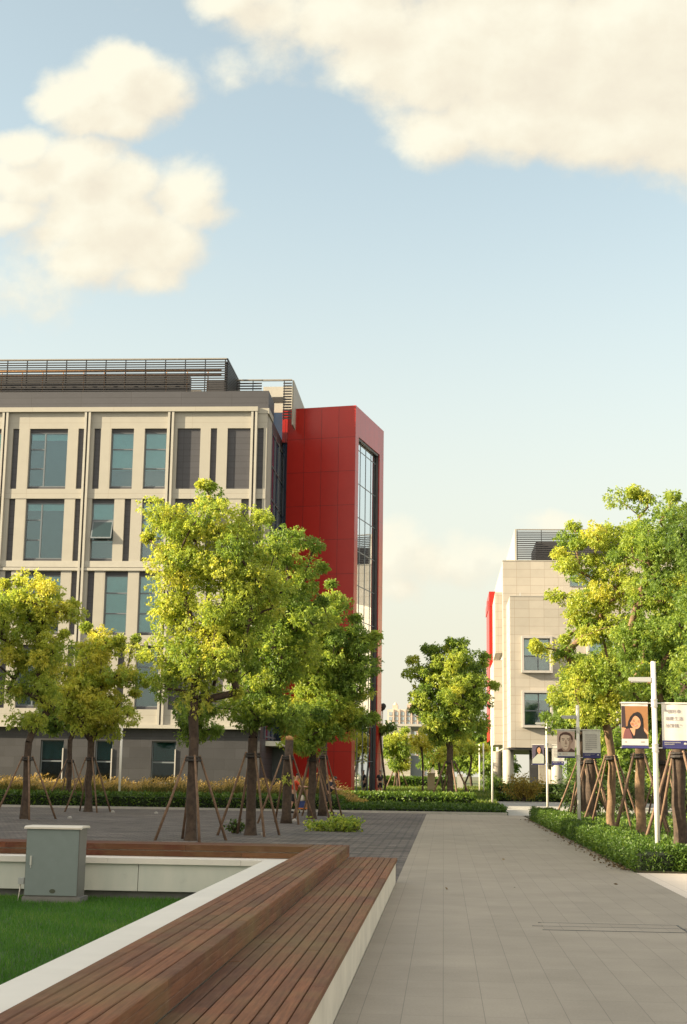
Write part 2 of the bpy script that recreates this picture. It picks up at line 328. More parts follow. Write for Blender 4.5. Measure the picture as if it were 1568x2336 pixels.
# ------------------------------------------------------------------ geometry helpers
def tag(o, label=None, cat=None, group=None, kind=None):
    if label: o['label'] = label
    if cat: o['category'] = cat
    if group: o['group'] = group
    if kind: o['kind'] = kind
    return o
LOC = {}
def thing(name, label, cat, loc=(0, 0, 0), group=None, rz=0.0):
    o = bpy.data.objects.new(name, None); COL.objects.link(o); o.location = loc; o.rotation_euler = (0, 0, rz)
    o.empty_display_size = 0.2
    tag(o, label, cat, group); LOC[o.name] = Matrix.Translation(loc) @ Matrix.Rotation(rz, 4, 'Z')
    return o
class MB:
    def __init__(s): s.v = []; s.f = []; s.t = []
    def box(s, x0, x1, y0, y1, z0, z1, tint=None):
        b = len(s.v); s.v += [(x0, y0, z0), (x1, y0, z0), (x1, y1, z0), (x0, y1, z0), (x0, y0, z1), (x1, y0, z1), (x1, y1, z1), (x0, y1, z1)]
        s.f += [(b, b + 3, b + 2, b + 1), (b + 4, b + 5, b + 6, b + 7), (b, b + 1, b + 5, b + 4), (b + 1, b + 2, b + 6, b + 5), (b + 2, b + 3, b + 7, b + 6), (b + 3, b, b + 4, b + 7)]
        s.t += [tint if tint is not None else 0.5] * 8; return s
    def prism(s, pts, axis, a0, a1, tint=None):
        """2-D outline extruded along axis: 'y' outline (x,z); 'x' outline (y,z); 'z' outline (x,y)"""
        b = len(s.v); n = len(pts)
        for a in (a0, a1):
            for p, q in pts:
                s.v.append((p, a, q) if axis == 'y' else (a, p, q) if axis == 'x' else (p, q, a))
        s.f.append(tuple(range(b + n - 1, b - 1, -1))); s.f.append(tuple(range(b + n, b + 2 * n)))
        for i in range(n):
            j = (i + 1) % n; s.f.append((b + i, b + j, b + n + j, b + n + i))
        s.t += [tint if tint is not None else 0.5] * (2 * n); return s
    def tube(s, pts, radii, n=8, cap=True):
        pts = [Vector(p) for p in pts]; b = len(s.v); prev = None
        for i, p in enumerate(pts):
            d = (pts[min(i + 1, len(pts) - 1)] - pts[max(i - 1, 0)]).normalized()
            if prev is None:
                a = Vector((1, 0, 0)) if abs(d.x) < 0.8 else Vector((0, 1, 0)); e1 = d.cross(a).normalized()
            else: e1 = (prev - d * prev.dot(d)).normalized()
            prev = e1; e2 = d.cross(e1)
            for k in range(n):
                an = 2 * math.pi * k / n; q = p + (e1 * math.cos(an) + e2 * math.sin(an)) * radii[i]; s.v.append(tuple(q)); s.t.append(0.5)
        for i in range(len(pts) - 1):
            for k in range(n):
                a = b + i * n + k; c = b + i * n + (k + 1) % n; s.f.append((a, c, c + n, a + n))
        if cap:
            s.f.append(tuple(range(b + n - 1, b - 1, -1))); e = b + (len(pts) - 1) * n; s.f.append(tuple(range(e, e + n)))
        return s
    def cyl(s, p0, p1, r0, r1=None, n=12): return s.tube([p0, p1], [r0, r0 if r1 is None else r1], n)
    def disc(s, cx, cz, rx, rz, y, n=24, a0=0, a1=360):
        b = len(s.v)
        for k in range(n):
            a = R(a0 + (a1 - a0) * k / (n if a1 - a0 == 360 else n - 1)); s.v.append((cx + rx * math.cos(a), y, cz + rz * math.sin(a))); s.t.append(0.5)
        s.f.append(tuple(range(b, b + n))); return s
    def poly(s, pts, y):
        b = len(s.v); s.v += [(p, y, q) for p, q in pts]; s.t += [0.5] * len(pts); s.f.append(tuple(range(b, b + len(pts)))); return s
    def grow(s, dy):
        """gives a set of flat outlines (facing -y) a real thickness"""
        n = len(s.v); s.v += [(x, y + dy, z) for x, y, z in s.v]; s.t += s.t[:]
        for f in s.f[:]:
            for i in range(len(f)):
                a, c = f[i], f[(i + 1) % len(f)]; s.f.append((a, a + n, c + n, c))
        return s
    def build(s, name, mat, parent=None, smooth=False, local=False):
        v = s.v
        if parent is not None and not local:
            inv = LOC[parent.name].inverted(); v = [tuple(inv @ Vector(p)) for p in v]
        me = bpy.data.meshes.new(name); me.from_pydata(v, [], s.f)
        a = me.attributes.new('tint', 'FLOAT', 'POINT'); a.data.foreach_set('value', s.t)
        me.materials.append(MATS[mat])
        if smooth: me.polygons.foreach_set('use_smooth', [True] * len(me.polygons))
        me.update()
        o = bpy.data.objects.new(name, me); COL.objects.link(o)
        if parent is not None:
            o.parent = parent; LOC[o.name] = LOC[parent.name]
        else: LOC[o.name] = Matrix.Identity(4)
        return o
def sub(name, mat, parent, mb, smooth=False): return mb.build(name, mat, parent, smooth)
def single(name, mat, mb, label, cat, group=None, smooth=False, kind=None):
    """a thing that is one mesh; its origin is moved to its base"""
    xs = np.array(mb.v); c = (float((xs[:, 0].min() + xs[:, 0].max()) / 2), float((xs[:, 1].min() + xs[:, 1].max()) / 2), float(xs[:, 2].min()))
    mb.v = [(x - c[0], y - c[1], z - c[2]) for x, y, z in mb.v]
    o = mb.build(name, mat, None, smooth); o.location = c; return tag(o, label, cat, group, kind)
def struct(name, mat, mb):
    o = mb.build(name, mat); o['kind'] = 'structure'; return o

def quads_mesh(name, V, tint, mat, parent=None, label=None, cat=None, kind=None, tri=False):
    """V: (n,4,3) array of quads, tint (n,)"""
    n, k = V.shape[0], V.shape[1]
    if parent is not None:
        inv = np.array(LOC[parent.name].inverted()); V = V @ inv[:3, :3].T + inv[:3, 3]
    me = bpy.data.meshes.new(name); me.vertices.add(n * k); me.vertices.foreach_set('co', V.reshape(-1).astype(np.float32))
    me.loops.add(n * k); me.loops.foreach_set('vertex_index', np.arange(n * k, dtype=np.int32))
    me.polygons.add(n); me.polygons.foreach_set('loop_start', np.arange(0, n * k, k, dtype=np.int32))
    try: me.polygons.foreach_set('loop_total', np.full(n, k, dtype=np.int32))
    except Exception: pass
    a = me.attributes.new('tint', 'FLOAT', 'POINT'); a.data.foreach_set('value', np.repeat(tint, k).astype(np.float32))
    me.materials.append(MATS[mat]); me.update(calc_edges=True); me.validate()
    o = bpy.data.objects.new(name, me); COL.objects.link(o)
    if parent is not None: o.parent = parent; LOC[o.name] = LOC[parent.name]
    else: LOC[o.name] = Matrix.Identity(4)
    return tag(o, label, cat, None, kind)
def unit(a): return a / np.maximum(np.linalg.norm(a, axis=-1, keepdims=True), 1e-6)
def leaf_quads(P, D, L, rng, width=0.46, droop=0.18):
    n = len(P); side = unit(np.cross(D, unit(rng.normal(size=(n, 3)))))
    L = L[:, None]; mid = P + D * L * 0.5; tip = P + D * L; tip[:, 2] -= droop * L[:, 0]
    return np.stack([P, mid + side * L * width * .5, tip, mid - side * L * width * .5], axis=1)
def blades(P, h, rng, lean=0.35, w=0.012, bias=(0, 0)):
    n = len(P); an = rng.uniform(0, 2 * np.pi, n); ln = rng.uniform(0, lean, n) * h
    top = P + np.stack([np.cos(an) * ln + bias[0] * h, np.sin(an) * ln + bias[1] * h, h], axis=1)
    a2 = rng.uniform(0, np.pi, n); s = np.stack([np.cos(a2), np.sin(a2), np.zeros(n)], axis=1) * (w if np.isscalar(w) else w[:, None])
    return np.stack([P - s, P + s, top], axis=1)

# ------------------------------------------------------------------ ground, paths
struct('ground', 'base_ground', MB().box(-2500, 2500, -300, 4500, -0.6, -0.32))
struct('path', 'path_slab', MB().box(-0.735, 3.42, -8, 63.5, -0.3, 0.0))
struct('plaza', 'plaza_sett', MB().box(-70, -0.74, 22.93, 64.6, -0.3, -0.004))
struct('pavement', 'pale_paving', MB().box(3.425, 16, -8, 26.35, -0.3, 0.002))
struct('plant_bed', 'soil', MB().box(3.45, 22, 26.4, 62.5, -0.3, 0.03))
struct('road', 'road_surface', MB().prism([(2.85, 63.5), (22, 63.0), (40, 75), (40, 99), (3.6, 99), (3.25, 90), (2.9, 70)], 'z', -0.3, 0.004))
def lawn_height(x, y):
    s = np.clip((y - 69) / 38.0, 0, 1); s = s * s * (3 - 2 * s)
    return 0.06 + 0.62 * s
def grid_sheet(name, mat, x0, x1, y0, y1, nx, ny, hf, edge=None):
    xs = np.linspace(x0, x1, nx); ys = np.linspace(y0, y1, ny); mb = MB()
    for y in ys:
        for x in xs:
            xx = min(x, edge(y)) if edge else x
            mb.v.append((float(xx), float(y), float(hf(xx, y)))); mb.t.append(.5)
    for j in range(ny - 1):
        for i in range(nx - 1):
            a = j * nx + i; mb.f.append((a, a + 1, a + nx + 1, a + nx))
    return struct(name, mat, mb)
road_left = lambda y: 2.8 if y < 70 else 2.8 + (y - 70) * 0.02
grid_sheet('far_lawn', 'far_lawn_soil', -80, 3.4, 64.65, 99.5, 40, 30, lambda x, y: float(lawn_height(x, y)), lambda y: min(99, road_left(y)))
grid_sheet('back_lawn', 'far_lawn_soil', -120, 120, 99.5, 330, 40, 40, lambda x, y: float(lawn_height(x, y)) if y > 99.6 else 0.6)
struct('kerb', 'kerb_stone', MB().box(-70, 2.8, 64.45, 64.64, -0.3, 0.09))
# lawn enclosed by the bench
struct('lawn', 'lawn_soil', MB().box(-16, -2.62, -6, 21.75, -0.5, -0.215))
rng = np.random.default_rng(5)
n = 110000
yy = rng.uniform(6.2, 21.6, n) ** 1.0; xx = rng.uniform(-7.6, -2.62, n)
k = xx > -0.33 * yy - 0.6; xx, yy = xx[k], yy[k]
P = np.stack([xx, yy, np.full(len(xx), -0.218)], axis=1)
tn = np.clip(0.42 + 0.22 * np.sin(xx * 3.1 + yy * 1.3) * np.sin(yy * 2.1) + 0.18 * np.sin(xx * 1.1 - yy * .7) + rng.normal(0, .22, len(xx)), 0, 1)
quads_mesh('lawn_grass', blades(P, rng.uniform(.035, .075, len(xx)), rng, .8, .0045), tn, 'blade_lawn', None, 'short green turf growing inside the bench wall', 'grass', 'stuff')

# ------------------------------------------------------------------ wooden bench with its white base
DL, DU = 0.38, 0.56
bench = thing('wooden_bench', 'long two-tier slatted brown wooden bench cornering round the lawn on a pale base', 'bench', (-1.4, 15, 0))
rr = random.Random(3)
def board_run(mb, x0, x1, z0, z1, ya, yb, L=2.6, gap=0.004):
    y = ya - rr.uniform(0, L)
    while y < yb:
        a, b = max(y, ya), min(y + L - gap, yb); c = 0.006
        if b - a > 0.05:
            j = rr.uniform(-.0015, .0015)
            mb.prism([(x0, z0), (x1, z0), (x1, z1 - c + j), (x1 - c, z1 + j), (x0 + c, z1 + j), (x0, z1 - c + j)], 'y', a, b, rr.random())
        y += L
lower = MB(); nb = 8; x0, x1 = -1.4755, -0.715; wd = (x1 - x0) / nb
for i in range(nb): board_run(lower, x0 + i * wd + .004, x0 + (i + 1) * wd - .004, DL - .045, DL, 1.5, 22.9, 3.1)
sub('lower_seat', 'bench_wood', bench, lower)
upper = MB(); nb = 6; x0, x1 = -2.02, -1.468; wd = (x1 - x0) / nb
for i in range(nb): board_run(upper, x0 + i * wd + .004, x0 + (i + 1) * wd - .004, DU - .045, DU, 1.5, 22.9, 3.1)
sub('upper_seat', 'bench_wood', bench, upper)
ris = MB()
for i in range(2):
    z0 = DL + .004 + i * .067; board_run(ris, -1.494, -1.472, z0, z0 + .062, 1.5, 22.88, 3.4)
sub('riser', 'bench_wood', bench, ris)
def board_runx(mb, y0, y1, z0, z1, xa, xb, L=2.8):
    x = xa - rr.uniform(0, L)
    while x < xb:
        a, b = max(x, xa), min(x + L - .004, xb)
        if b - a > .05: mb.box(a, b, y0, y1, z0, z1, rr.random())
        x += L
bt = MB(); bf = MB()
for i in range(5): board_runx(bt, 22.08 + i * .164, 22.08 + (i + 1) * .164 - .012, DU - .04, DU, -15, -2.026)
for i in range(2): board_runx(bf, 22.06, 22.078, DL + .005 + i * .09, DL + .083 + i * .09, -15, -2.026)
sub('back_seat', 'bench_wood_cross', bench, bt); sub('back_fascia', 'bench_wood_cross', bench, bf)
base = MB().box(-2.0, -0.742, 1.5, 22.87, -0.29, DL - .047).box(-2.0, -1.5, 1.5, 22.86, DL - .047, DU - .047).box(-15, -2.03, 22.09, 22.87, -0.29, DU - .042)
sub('concrete_base', 'bench_concrete', bench, base)
end = MB()
for i in range(3): end.box(-2.0, -0.74, 22.872, 22.895, 0.02 + i * .105, 0.115 + i * .105, rr.random())
sub('end_boards', 'bench_wood_cross', bench, end)
wall = thing('lawn_wall', 'low white concrete wall with pale coping around the sunken lawn', 'wall', (-6, 21.8, -0.2))
cop = MB()
y = 1.5
while y < 21.55:
    cop.prism([(-2.66, DL - .085), (-2.022, DL - .085), (-2.022, DL - .002), (-2.655, DL - .002), (-2.66, DL - .008)], 'y', y, min(y + 1.996, 21.55)); y += 2.0
x = -15
while x < -2.03:
    cop.box(x, min(x + 1.996, -2.03), 21.554, 22.055, DL - .085, DL - .002); x += 2
sub('coping', 'coping_stone', wall, cop)
sub('wall_face', 'stained_wall', wall, MB().box(-15, -7.21, 21.60, 22.04, -.10, DL - .086).box(-7.20, -4.55, 21.60, 22.04, -.10, DL - .086).box(-4.54, -2.04, 21.60, 22.04, -.10, DL - .086).box(-2.62, -2.04, 1.5, 21.599, -.10, DL - .086))
sub('wall_footing', 'plinth_grey', wall, MB().box(-15, -2.06, 21.70, 22.0, -.4, -.101).box(-2.56, -2.06, 1.5, 21.699, -.4, -.101))

# ------------------------------------------------------------------ utility cabinet
cb = thing('utility_cabinet', 'grey-green metal utility cabinet standing on the lawn before the low white wall', 'cabinet', (-5.6, 20.7, -0.2))
xa, xb, ya, yb, z0, z1 = -6.0, -5.22, 20.68, 21.08, -0.13, 0.83
sub('body', 'cabinet_side', cb, MB().box(xa, xb, ya, yb, z0, z1))
dr = sub('door', 'cabinet_paint', cb, MB().box(xa + .012, xb - .012, ya - .022, ya - .001, z0 + .02, z1 - .02))
sub('handle', 'clamp_metal', dr, MB().box(xa + .075, xa + .10, ya - .045, ya - .023, .31, .44).box(xa + .083, xa + .092, ya - .036, ya - .023, .27, .31))
sub('name_plate', 'cabinet_plate', dr, MB().disc(xa + .42, -.05, .045, .03, ya - .026, 16).grow(.003))
sub('roof', 'cabinet_roof', cb, MB().prism([(ya - .05, z1 - .012), (ya - .05, z1 + .012), (ya + .01, z1 + .03), (yb - .02, z1 + .03), (yb + .04, z1 + .012), (yb + .04, z1 - .012), (yb, z1 + .001), (ya, z1 + .001)], 'x', xa - .03, xb + .035))
sub('plinth', 'plinth_grey', cb, MB().box(xa - .02, xb + .05, ya - .03, yb + .02, -.3, z0 - .001))
jb = thing('junction_box', 'small grey cable box beside the green cabinet with a pale cable below', 'box', (-6.13, 20.95, 0))
sub('case', 'lamp_grey', jb, MB().box(-6.16, -6.075, 20.9, 20.98, .02, .11))
sub('cable', 'cabinet_roof', jb, MB().tube([(-6.13, 20.94, .02), (-6.135, 20.93, -.05), (-6.14, 20.92, -.13), (-6.15, 20.90, -.22)], [.009] * 4, 6), True)

# ------------------------------------------------------------------ main building
bl = thing('office_building', 'five-storey beige building with dark window bays behind the plaza trees', 'building', (-18, 80, 0))
FX = -11.12; FY = 80.0
def bx(s0, s1, y0, y1, z0, z1): return MB().box(FX + s0, FX + s1, FY + y0, FY + y1, z0, z1)
def window(parent, x0, x1, y, z0, z1, kind='triple', blind=0.0, frame='frame_grey', glass='window_glass', openpane=False):
    f = MB(); a = .06
    f.box(x0, x0 + a, y, y + .10, z0, z1).box(x1 - a, x1, y, y + .10, z0, z1).box(x0 + a, x1 - a, y, y + .10, z0, z0 + a).box(x0 + a, x1 - a, y, y + .10, z1 - a, z1)
    ia, ib, ja, jb_ = x0 + a, x1 - a, z0 + a, z1 - a
    h = jb_ - ja
    if kind == 'wide':
        xm = x0 + (x1 - x0) * .40
        f.box(xm - .04, xm + .04, y + .005, y + .095, ja, jb_)
        for q in (.33, .70): f.box(ia, xm - .04, y + .008, y + .092, ja + h * q - .035, ja + h * q + .035)
    elif kind == 'triple':
        for q in (.33, .70): f.box(ia, ib, y + .008, y + .092, ja + h * q - .035, ja + h * q + .035)
    elif kind == 'half':
        f.box(ia, ib, y + .008, y + .092, ja + h * .5 - .04, ja + h * .5 + .04)
    elif kind == 'cross':
        f.box(ia, ib, y + .008, y + .092, ja + h * .45 - .04, ja + h * .45 + .04)
        xm = x0 + (x1 - x0) * .55; f.box(xm - .04, xm + .04, y + .004, y + .096, ja, jb_)
    w_ = sub('window', frame, parent, f)
    sub('pane', glass, w_, MB().box(ia, ib, y + .045, y + .055, ja, jb_))
    if blind: sub('blind', 'blind_cloth', w_, MB().box(ia, ib, y + .16, y + .17, jb_ - h * blind, jb_))
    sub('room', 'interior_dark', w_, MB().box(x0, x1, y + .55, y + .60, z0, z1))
    if openpane:
        zt = ja + h * .70 - .04; zb = ja + h * .33
        b = len(f.v); d = .42
        q = MB(); q.v = [(ia, y, zt), (ib, y, zt), (ib, y - d, zb + .05), (ia, y - d, zb + .05), (ia, y + .04, zt), (ib, y + .04, zt), (ib, y - d + .04, zb + .04), (ia, y - d + .04, zb + .04)]
        q.f = [(0, 1, 2, 3), (4, 7, 6, 5), (0, 3, 7, 4), (1, 5, 6, 2), (2, 6, 7, 3), (0, 4, 5, 1)]; q.t = [.5] * 8
        sub('open_sash', 'frame_grey', w_, q)
        q2 = MB(); i_ = .07; dz = (zt - zb - .05)
        def pt(x, u): return (x, y - d * u - .006, zt - dz * u)
        q2.v = [pt(ia + i_, .08), pt(ib - i_, .08), pt(ib - i_, .92), pt(ia + i_, .92)]; q2.f = [(0, 1, 2, 3)]; q2.t = [.5] * 4
        sub('sash_glass', 'shop_glass', w_, q2)
    return w_
W_ = 'win'; D_ = 'dark'
MODS = [-24.45, -19.55, -14.68, -9.75, -4.80, 0.10]
def bayA(o): return [(o + .47, o + .84, D_), (o + 1.48, o + 3.76, 'wide'), (o + 4.38, o + 4.74, D_)]
def bayB(o, alt):
    return [(o + .41, o + .80, D_), (o + 1.42, o + 2.76, W_), (o + 3.40, o + 4.71, W_)] if not alt else [(o + .45, o + 1.78, W_), (o + 2.38, o + 2.76, D_), (o + 3.42, o + 4.75, W_)]
def bayC(o, alt):
    return [(o + .38, o + 1.75, D_), (o + 2.35, o + 2.72, D_), (o + 3.34, o + 4.69, D_)] if not alt else [(o + .38, o + 1.75, D_), (o + 2.2, o + 3.5, D_), (o + 4.25, o + 4.70, D_)]
ROWS = [(17.81, 21.43, 0), (13.56, 17.23, 1), (9.30, 12.97, 0), (5.11, 8.72, 1)]
wrng = random.Random(11)
for ri, (z0, z1, alt) in enumerate(ROWS):
    ops = []
    for bi in range(5):
        o = MODS[bi]
        ops += bayA(o) if bi in (0, 2) else bayB(o, alt) if bi in (1, 3) else bayC(o, alt)
    ops.append((.30, .66, D_)); ops.sort()
    edges = [-25.0] + [e for q in ops for e in q[:2]] + [0.85]
    for i in range(0, len(edges), 2):
        a, b = edges[i], edges[i + 1]
        if b - a > .02: sub('column', 'beige_panel', bl, bx(a, b, .03, .5, z0, z1))
    for (a, b, kd) in ops:
        if kd == D_: sub('dark_panel', 'slate_panel', bl, bx(a, b, .16, .5, z0, z1))
        else:
            bln = wrng.choice([.35, .6, .35, 1.0, .7]) if kd == W_ else wrng.choice([0.12, .12, .3])
            if ri == 2: bln = 1.0 if kd == W_ else .2
            if ri == 3: bln = .12
            op = (ri == 1 and kd == W_ and abs(a + 9.3) < .1)
            window(bl, FX + a, FX + b, FY + .22, z0 + .14, z1 - .22, 'wide' if kd == 'wide' else 'triple', bln, openpane=op)
            sub('window_head', 'slate_panel', bl, bx(a, b, .20, .5, z1 - .22, z1)); sub('window_sill', 'slate_panel', bl, bx(a, b, .20, .5, z0, z0 + .14))
for z0, z1, y0 in [(21.43, 22.41, .06), (17.23, 17.81, 0.0), (13.0, 13.16, -.06), (13.20, 13.56, -.02), (12.97, 13.0, .08), (13.16, 13.20, .08), (8.72, 9.30, 0.0), (4.25, 5.11, 0.0)]:
    sub('floor_band', 'beige_metal' if z1 - z0 < .5 else 'beige_panel', bl, bx(-25, .85, y0, .5, z0, z1))
sub('eave', 'beige_panel', bl, bx(-25, .30, -.14, .6, 22.41, 22.68)); sub('eave_return', 'beige_panel', bl, bx(.302, .95, .02, 2.2, 22.30, 22.62))
sub('base_ledge', 'beige_metal', bl, bx(-25, .86, -.20, .5, 4.05, 4.25))
for m_ in MODS:
    for dx in (-.18, .05):
        p = sub('pilaster', 'beige_metal', bl, bx(m_ + dx, m_ + dx + .13, -.11, .02, 4.26, 22.405))
    sub('pilaster_gap', 'dark_gap', bl, bx(m_ - .049, m_ + .049, -.03, .02, 4.26, 22.40))
# ground storey
gops = [(-23.6, -22.2), (-18.4, -17.1), (-15.3, -14.35), (-11.64, -10.30), (-8.49, -7.50), (-5.28, -3.88)]
e = -25.0
for a, b in gops:
    sub('base_wall', 'granite_dark', bl, bx(e, a, .25, .9, 0, 4.05)); e = b
    sub('base_wall', 'granite_dark', bl, bx(a, b, .25, .9, 3.35, 4.05)); sub('base_wall', 'granite_dark', bl, bx(a, b, .25, .9, 0, 1.0))
    window(bl, FX + a, FX + b, FY + .40, 1.0, 3.35, 'half', .45, glass='shop_glass')
    sub('window_reveal', 'window_surround', bl, bx(b - .07, b - .005, .18, .39, 1.0, 2.9))
sub('base_wall', 'granite_dark', bl, bx(e, .85, .25, .9, 0, 4.05))
# body behind the facade
gl_ = MB()
for yq in (2.3, 4.2, 6.1, 8.0, 9.9): gl_.box(FX + .842, FX + .90, FY + yq, FY + yq + .08, 3.6, 21.9)
for zq in range(10): gl_.box(FX + .842, FX + .88, FY + 2.4, FY + 11.9, 3.7 + zq * 2.0, 3.78 + zq * 2.0)
sub('core', 'slate_panel', bl, bx(-25, .8, .9, 12, 0, 22.6)); sub('side_glazing', 'blue_glazing', bl, bx(.805, .84, 2.3, 11.9, 3.6, 21.9)); sub('side_mullions', 'frame_grey', bl, gl_); sub('side_wall', 'beige_panel', bl, bx(.802, .87, .503, 2.2, 4.3, 22.29))
sub('link_wall', 'blue_glazing', bl, MB().box(-10.26, -9.6, 88.0, 88.06, 0, 22.4))
sub('link_parapet', 'red_panel', bl, MB().box(-10.30, -9.6, 87.9, 91, 22.41, 24.6))
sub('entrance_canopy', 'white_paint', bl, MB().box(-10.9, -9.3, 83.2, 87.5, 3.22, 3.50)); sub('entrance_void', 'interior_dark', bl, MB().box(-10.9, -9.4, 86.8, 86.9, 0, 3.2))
# roof
sub('roof_band', 'slate_panel', bl, bx(-25, .85, .45, 3.2, 22.69, 23.78))
def louvre(parent, x0, x1, y, z0, z1, n, step, top=True):
    sl_ = MB(); po = MB(); h = (z1 - z0 - .16) / n
    for i in range(n): sl_.prism([(y - .05, z0 + i * h + .02), (y + .03, z0 + i * h + .02 + h * .70), (y + .045, z0 + i * h + .02 + h * .70), (y - .035, z0 + i * h + .02)], 'x', x0, x1)
    q = sub('louvre_screen', 'louvre_metal', parent, sl_); x = x0 + .05
    while x < x1: sub('louvre_post', 'louvre_metal', q, MB().box(x - .025, x + .025, y + .05, y + .12, z0, z1 - .02)); x += step
    if top: sub('top_rail', 'louvre_light', q, MB().box(x0, x1, y - .07, y + .14, z1 - .07, z1))
louvre(bl, FX - 25, FX - 1.86, 81.5, 23.79, 26.1, 15, 1.21); sub('shade_panel', 'dark_metal', bl, MB().box(FX - 1.97, FX - 1.90, 81.65, 86.8, 23.79, 25.95))  # solid panel added inside the louvre return to shade the red tower
sl2 = MB()
for i in range(13): sl2.box(FX - 1.86, FX - 1.80, 81.56, 86.8, 23.82 + i * .168, 23.82 + i * .168 + .08)
sub('louvre_return', 'louvre_metal', bl, sl2.box(FX - 1.87, FX - 1.79, 81.5, 86.8, 26.0, 26.1))
sub('back_louvre_posts', 'louvre_metal', bl, MB().box(FX - 25, FX - 1.9, 90.4, 90.5, 25.3, 25.5))
louvre(bl, FX - 1.8, -11.35, 85.4, 24.0, 25.87, 10, .95)
louvre(bl, -10.0, -9.46, 85.4, 23.3, 25.87, 14, .5)
sub('roof_rail', 'louvre_light', bl, MB().box(-11.35, -10.0, 85.35, 85.5, 25.78, 25.87))
sub('roof_side_panel', 'beige_panel', bl, MB().box(-9.45, -9.36, 85.55, 95, 24.47, 25.87).box(-9.45, -9.36, 85.55, 87.0, 23.0, 24.469))  # side panel brought forward, lower piece added to shade the tower front
sub('roof_hut', 'beige_metal', bl, MB().box(-11.7, -9.6, 88.8, 91.5, 24.62, 26.35)); sub('hut_base', 'blue_glazing', bl, MB().box(-11.7, -10.32, 88.8, 91.5, 22.61, 24.615)); sub('hut_window', 'dark_gap', bl, MB().box(-11.1, -10.4, 88.75, 88.79, 25.3, 25.65))
eq = random.Random(4)
for i in range(15):
    x = -34.5 + i * 1.42; w2 = eq.uniform(.6, 1.3)
    sub('roof_unit', eq.choice(['dark_metal', 'dark_metal', 'louvre_light']), bl, MB().box(x, x + w2, 84 + eq.uniform(0, 2), 86.5, 22.6, 23.8 + eq.uniform(1.0, 1.75)))
sub('plant_wall', 'dark_metal', bl, MB().box(-36, -15.4, 82.7, 83.2, 22.6, 25.35))
pp = MB()
for z in (25.55, 25.25): pp.cyl((-36, 82.2, z), (-13.4, 82.2, z), .06, n=8)
for i in range(18): pp.cyl((-35.8 + i * 1.27, 82.2, 23.75), (-35.8 + i * 1.27, 82.2, 25.6), .035, n=6)
sub('roof_pipes', 'cut_wood', bl, pp, True)

# ------------------------------------------------------------------ red stair tower
TA = Vector((-9.9, 87.36, 0)); TW, TD = 4.49, 7.05; trz = R(-12.0)
tw = thing('red_tower', 'tall red panelled stair tower with a glazed slot at the end of the beige building', 'tower', tuple(TA), rz=trz)
LOC_T = LOC[tw.name]
def loc(mb):  # vertices already in the tower's own frame
    mb.v = [tuple(LOC_T @ Vector(p)) for p in mb.v]; return mb
TZ = 24.46; sy0, sy1 = .75, 6.0; szt = 22.6
sub('front_wall', 'red_panel', tw, loc(MB().box(0, TW, 0, .5, 0, TZ)))
sub('side_pier', 'red_panel', tw, loc(MB().box(TW - .5, TW, .502, sy0, 0, TZ))); sub('side_pier', 'red_panel', tw, loc(MB().box(TW - .5, TW, sy1, TD, 0, TZ)))
sub('side_head', 'red_panel', tw, loc(MB().box(TW - .5, TW, sy0 + .002, sy1 - .002, szt, TZ)))
sub('back_wall', 'red_panel', tw, loc(MB().box(0, TW - .502, TD - .5, TD, 0, TZ))); sub('west_wall', 'red_panel', tw, loc(MB().box(0, .5, .502, TD - .502, 0, TZ)))
sub('roof', 'dark_metal', tw, loc(MB().box(.51, TW - .51, .51, TD - .51, TZ - .5, TZ - .3)))
cw = MB(); n_ = 4
for i in range(n_ + 1):
    y = sy0 + (sy1 - sy0) * i / n_; cw.box(TW - .275, TW - .225, y - .035, y + .035, 0, szt)
for i in range(11): cw.box(TW - .272, TW - .228, sy0, sy1, i * 2.16 + .3, i * 2.16 + .35)
wq = sub('curtain_wall', 'frame_grey', tw, loc(cw))
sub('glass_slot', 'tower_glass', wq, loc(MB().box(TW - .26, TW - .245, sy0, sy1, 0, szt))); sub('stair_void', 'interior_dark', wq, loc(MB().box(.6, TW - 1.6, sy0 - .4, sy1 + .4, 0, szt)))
lin = MB().box(TW - .21, TW - .07, sy1 - .10, sy1 - .003, 0, szt - .003).box(TW - .21, TW - .07, sy0 + .003, sy1 - .141, szt - .14, szt - .003)
sub('slot_lining', 'dark_metal', wq, loc(lin))

# ------------------------------------------------------------------ stone building on the right
rb = thing('stone_building', 'pale stone clad building raised on round columns behind the right-hand trees', 'building', (10, 111, 0.5))
def rbx(x0, x1, y0, y1, z0, z1): return MB().box(x0, x1, y0, y1, z0, z1)
sub('upper_block', 'stone_cladding', rb, rbx(4.62, 34, 111, 128, 3.75, 18.3))
LB0, LBZ = 4.87, 14.75
wins = [(5.85, 7.75, 5.35, 7.68), (5.85, 7.75, 9.30, 11.65), (10.6, 12.5, 5.35, 7.68), (10.6, 12.5, 9.30, 11.65), (15.4, 17.3, 5.35, 7.68), (15.4, 17.3, 9.30, 11.65)]
cuts = [4.87, 5.85, 7.75, 10.6, 12.5, 15.4, 17.3, 24]
for i in range(0, 8, 2): sub('lower_block', 'stone_cladding', rb, rbx(cuts[i], cuts[i + 1], 105, 110.99, 3.75, LBZ))
for i in range(1, 7, 2):
    a, b = cuts[i], cuts[i + 1]
    for z0, z1 in ((3.75, 5.35), (7.68, 9.30), (11.65, LBZ)): sub('lower_block', 'stone_cladding', rb, rbx(a, b, 105, 110.98, z0, z1))
for (a, b, z0, z1) in wins:
    wn_ = window(rb, a, b, 105.12, z0, z1, 'cross', .5 if z0 > 8 else .2)
    q = .17
    sub('surround', 'window_surround', wn_, rbx(a - q, a - .002, 104.62, 105.3, z0 - q, z1 + q).box(b + .002, b + q, 104.62, 105.3, z0 - q, z1 + q).box(a, b, 104.62, 105.3, z1 + .002, z1 + q).box(a, b, 104.62, 105.3, z0 - q, z0 - .002))
